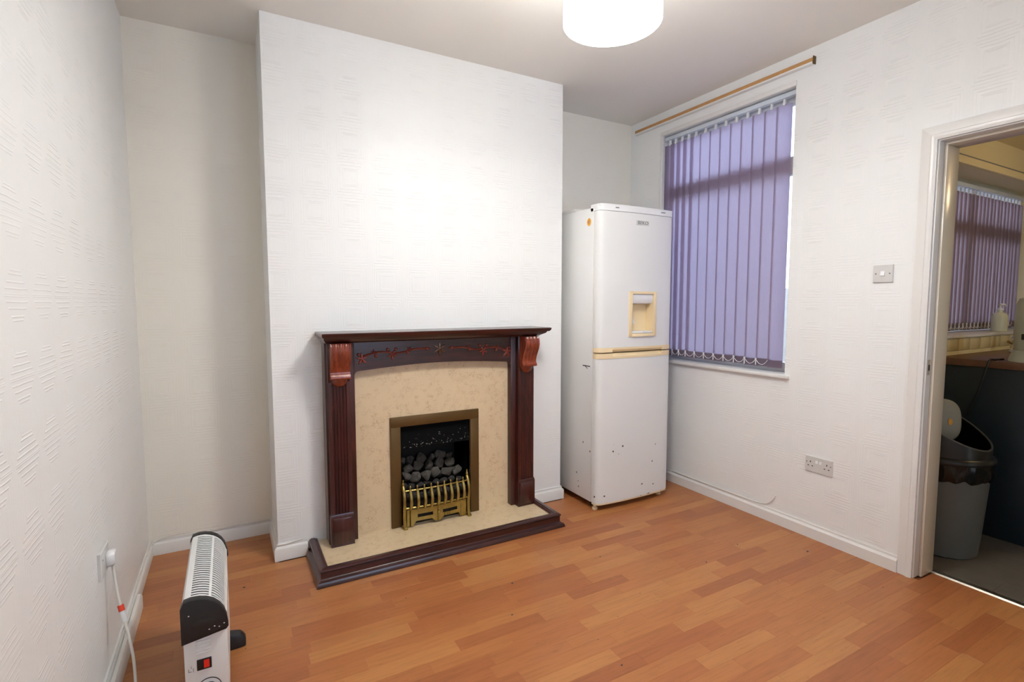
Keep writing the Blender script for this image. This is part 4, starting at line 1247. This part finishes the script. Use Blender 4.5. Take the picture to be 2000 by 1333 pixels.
# tap
tc = (4.36, 1.30)
tp = thing('kitchen_tap', 'chrome swan-neck kitchen tap standing on the worktop', 'tap', (tc[0], tc[1], 0.978))
obj('tap_base', MB().lathe([(0.030, 0.9785), (0.030, 0.985), (0.022, 0.995), (0.022, 1.07), (0.014, 1.08)], tc, 20), 'chrome', tp)
obj('spout', MB().tube(bez([(tc[0], tc[1], 1.075), (tc[0] + 0.01, tc[1] - 0.004, 1.16), (tc[0] + 0.035, tc[1] - 0.016, 1.23), (tc[0] + 0.085, tc[1] - 0.05, 1.255), (tc[0] + 0.12, tc[1] - 0.07, 1.22), (tc[0] + 0.13, tc[1] - 0.075, 1.17)], 8), 0.013, 12), 'chrome', tp, smooth=60)
obj('tap_lever', MB().tube([(tc[0], tc[1], 1.03), (tc[0] - 0.045, tc[1] + 0.02, 1.05)], 0.008, 8), 'brass', tp)

# pale appliance at the worktop end
kc = (3.745, 1.052)
ka = thing('worktop_appliance', 'pale grey plastic appliance with flared foot at the worktop end', 'appliance', (kc[0], kc[1], 0.978))
obj('appliance_foot', MB().lathe([(0.086, 0.9785), (0.086, 0.990), (0.081, 1.004), (0.075, 1.022), (0.068, 1.040)], kc, 28), 'appl', ka, smooth=50)
obj('appliance_body', MB().lathe([(0.060, 1.030), (0.068, 1.060), (0.071, 1.20), (0.069, 1.285), (0.056, 1.318), (0.020, 1.328)], kc, 28), 'appl', ka, smooth=50)
obj('appliance_vent', bx(kc[0] - 0.072, kc[0] - 0.068, kc[1] - 0.02, kc[1] + 0.02, 1.10, 1.13), 'dark', ka)
tag(obj('power_cable', MB().tube(bez([(kc[0] - 0.01, kc[1] + 0.104, 0.984), (3.74, 1.17, 0.983), (3.69, 1.175, 0.983), (3.638, 1.185, 0.978), (3.634, 1.20, 0.90), (3.640, 1.23, 0.78), (3.652, 1.27, 0.66)], 6), 0.005, 8), 'cable_blk', loc=(3.69, 1.175, 0.98)), 'black power cable draped over the worktop edge', 'cable')

# swing bin
nb = (3.275, 1.223)
bn = thing('swing_bin', 'grey swing bin with black lid and liner inside the kitchen doorway', 'bin', (nb[0], nb[1], 0))
obj('bin_body', MB().lathe([(0.150, 0.0005), (0.158, 0.008), (0.170, 0.15), (0.182, 0.34), (0.190, 0.47), (0.187, 0.47), (0.150, 0.02)], nb, 48, cap=False), 'bin', bn, smooth=40)
obj('bin_base', MB().lathe([(0.150, 0.001), (0.152, 0.012)], nb, 48), 'bin', bn)
rings = []
for z, r0, amp in ((0.402, 0.1905, 0.002), (0.410, 0.1955, 0.005), (0.430, 0.1975, 0.007), (0.455, 0.198, 0.007), (0.478, 0.198, 0.006), (0.496, 0.199, 0.003)):
    rg = []
    for j in range(120):
        a = 2 * math.pi * j / 120
        d = noise.noise(Vector((math.cos(a) * 9, math.sin(a) * 9, z * 34))) * amp + noise.noise(Vector((math.cos(a) * 24, math.sin(a) * 24, z * 20))) * amp * 0.6
        zz = z + (noise.noise(Vector((math.cos(a) * 5, math.sin(a) * 5, 3.0))) * 0.018 if z < 0.42 else 0)
        rg.append((nb[0] + (r0 + max(d, -0.004)) * math.cos(a), nb[1] + (r0 + max(d, -0.004)) * math.sin(a), zz))
    rings.append(rg)
obj('bin_liner', MB().loft(rings, cap=False), 'bag', bn, smooth=40)
obj('lid_rim', MB().lathe([(0.198, 0.490), (0.203, 0.492), (0.206, 0.502), (0.203, 0.512), (0.196, 0.520), (0.186, 0.524), (0.184, 0.500)], nb, 56, cap=False), 'bin_blk', bn, smooth=40)
def hood_ring(rf, dz):
    out = []
    for j in range(56):
        a = 2 * math.pi * j / 56
        dd = 0.35 * math.cos(a) - 0.937 * math.sin(a)
        out.append((nb[0] + rf * math.cos(a), nb[1] + rf * math.sin(a), 0.670 - 0.100 * dd + 0.040 * (0.937 * math.cos(a) + 0.35 * math.sin(a)) + dz))
    return out
r0 = [(nb[0] + 0.188 * math.cos(2 * math.pi * j / 56), nb[1] + 0.188 * math.sin(2 * math.pi * j / 56), 0.515) for j in range(56)]
r1 = [(nb[0] + 0.176 * math.cos(2 * math.pi * j / 56), nb[1] + 0.176 * math.sin(2 * math.pi * j / 56), 0.516) for j in range(56)]
obj('lid_hood', MB().loft([r0, hood_ring(0.187, -0.006), hood_ring(0.186, 0.0), hood_ring(0.180, 0.0)], cap=False), 'bin_blk', bn, smooth=40)
obj('lid_inside', MB().loft([hood_ring(0.1795, 0.0), hood_ring(0.179, -0.010), r1], cap=False), 'shaded_black', bn, smooth=40)  # blacked out to imitate shade within the hood
obj('bag_inside', MB().lathe([(0.178, 0.5155), (0.150, 0.36), (0.02, 0.34)], nb, 40), 'shaded_black', bn, smooth=40)
obj('lid_edge_highlight', MB().tube(hood_ring(0.183, 0.002) + hood_ring(0.183, 0.002)[:1], 0.0045, 8), 'bin_highlight', bn, smooth=60)  # painted highlight running round the opening
# swung flap: a dished rounded plate standing on edge
fc = Vector((3.264, 1.251, 0.680))
fn = Vector((-0.75, -0.64, 0.12)).normalized()
fu = (Vector((0, 0, 1)) - fn * fn.z).normalized()
fr_ = fu.cross(fn)
def flap_ring(s, d):
    out = []
    for j in range(40):
        a = 2 * math.pi * j / 40
        ca, sa = math.cos(a), math.sin(a)
        e = 2.0 / 2.8
        x_ = math.copysign(abs(ca) ** e, ca) * 0.096 * s
        z_ = math.copysign(abs(sa) ** e, sa) * 0.112 * s
        p = fc + fr_ * x_ + fu * z_ + fn * d
        out.append(tuple(p))
    return out
fl = obj('swing_flap', MB().loft([flap_ring(0.94, -0.012), flap_ring(1.0, -0.006), flap_ring(1.0, 0.004), flap_ring(0.9, 0.014), flap_ring(0.5, 0.022), flap_ring(0.05, 0.024)]), 'flap', bn, smooth=50)
p0 = fc + fr_ * 0.042 + fu * -0.006 + fn * 0.021
obj('flap_sticker', MB().loft([[tuple(p0 + fr_ * 0.010 * s * math.cos(a) + fu * 0.018 * s * math.sin(a) + fn * d) for a in [2 * math.pi * i / 14 for i in range(14)]] for d, s in ((-0.003, 1.0), (0.004, 0.95))]), 'orange', fl)

# ---- crumbs scattered over the laminate
mb = MB()
rs = random.Random(77)
for x, y, s in ((1.107, 2.0, 0.006), (0.99, 1.79, 0.005), (1.19, 1.34, 0.005), (0.64, 2.12, 0.004), (1.62, 2.0, 0.004), (2.05, 1.70, 0.005), (2.35, 1.75, 0.004), (2.60, 1.52, 0.007), (0.02, 2.56, 0.006)):
    mb.ball((x, y, s * 0.35), s, 6, 4, (1, 0.7, 0.45))
for i in range(46):
    x, y = rs.uniform(-0.2, 2.6), rs.uniform(1.0, 2.3)
    s = rs.uniform(0.0012, 0.0026)
    mb.ball((x, y, s * 0.4), s, 5, 4, (1, 0.8, 0.5))
cr_ = obj('floor_crumbs', mb, 'speck')
cr_['kind'] = 'stuff'
tag(cr_, 'tiny dark crumbs scattered over the laminate floor', 'crumbs')
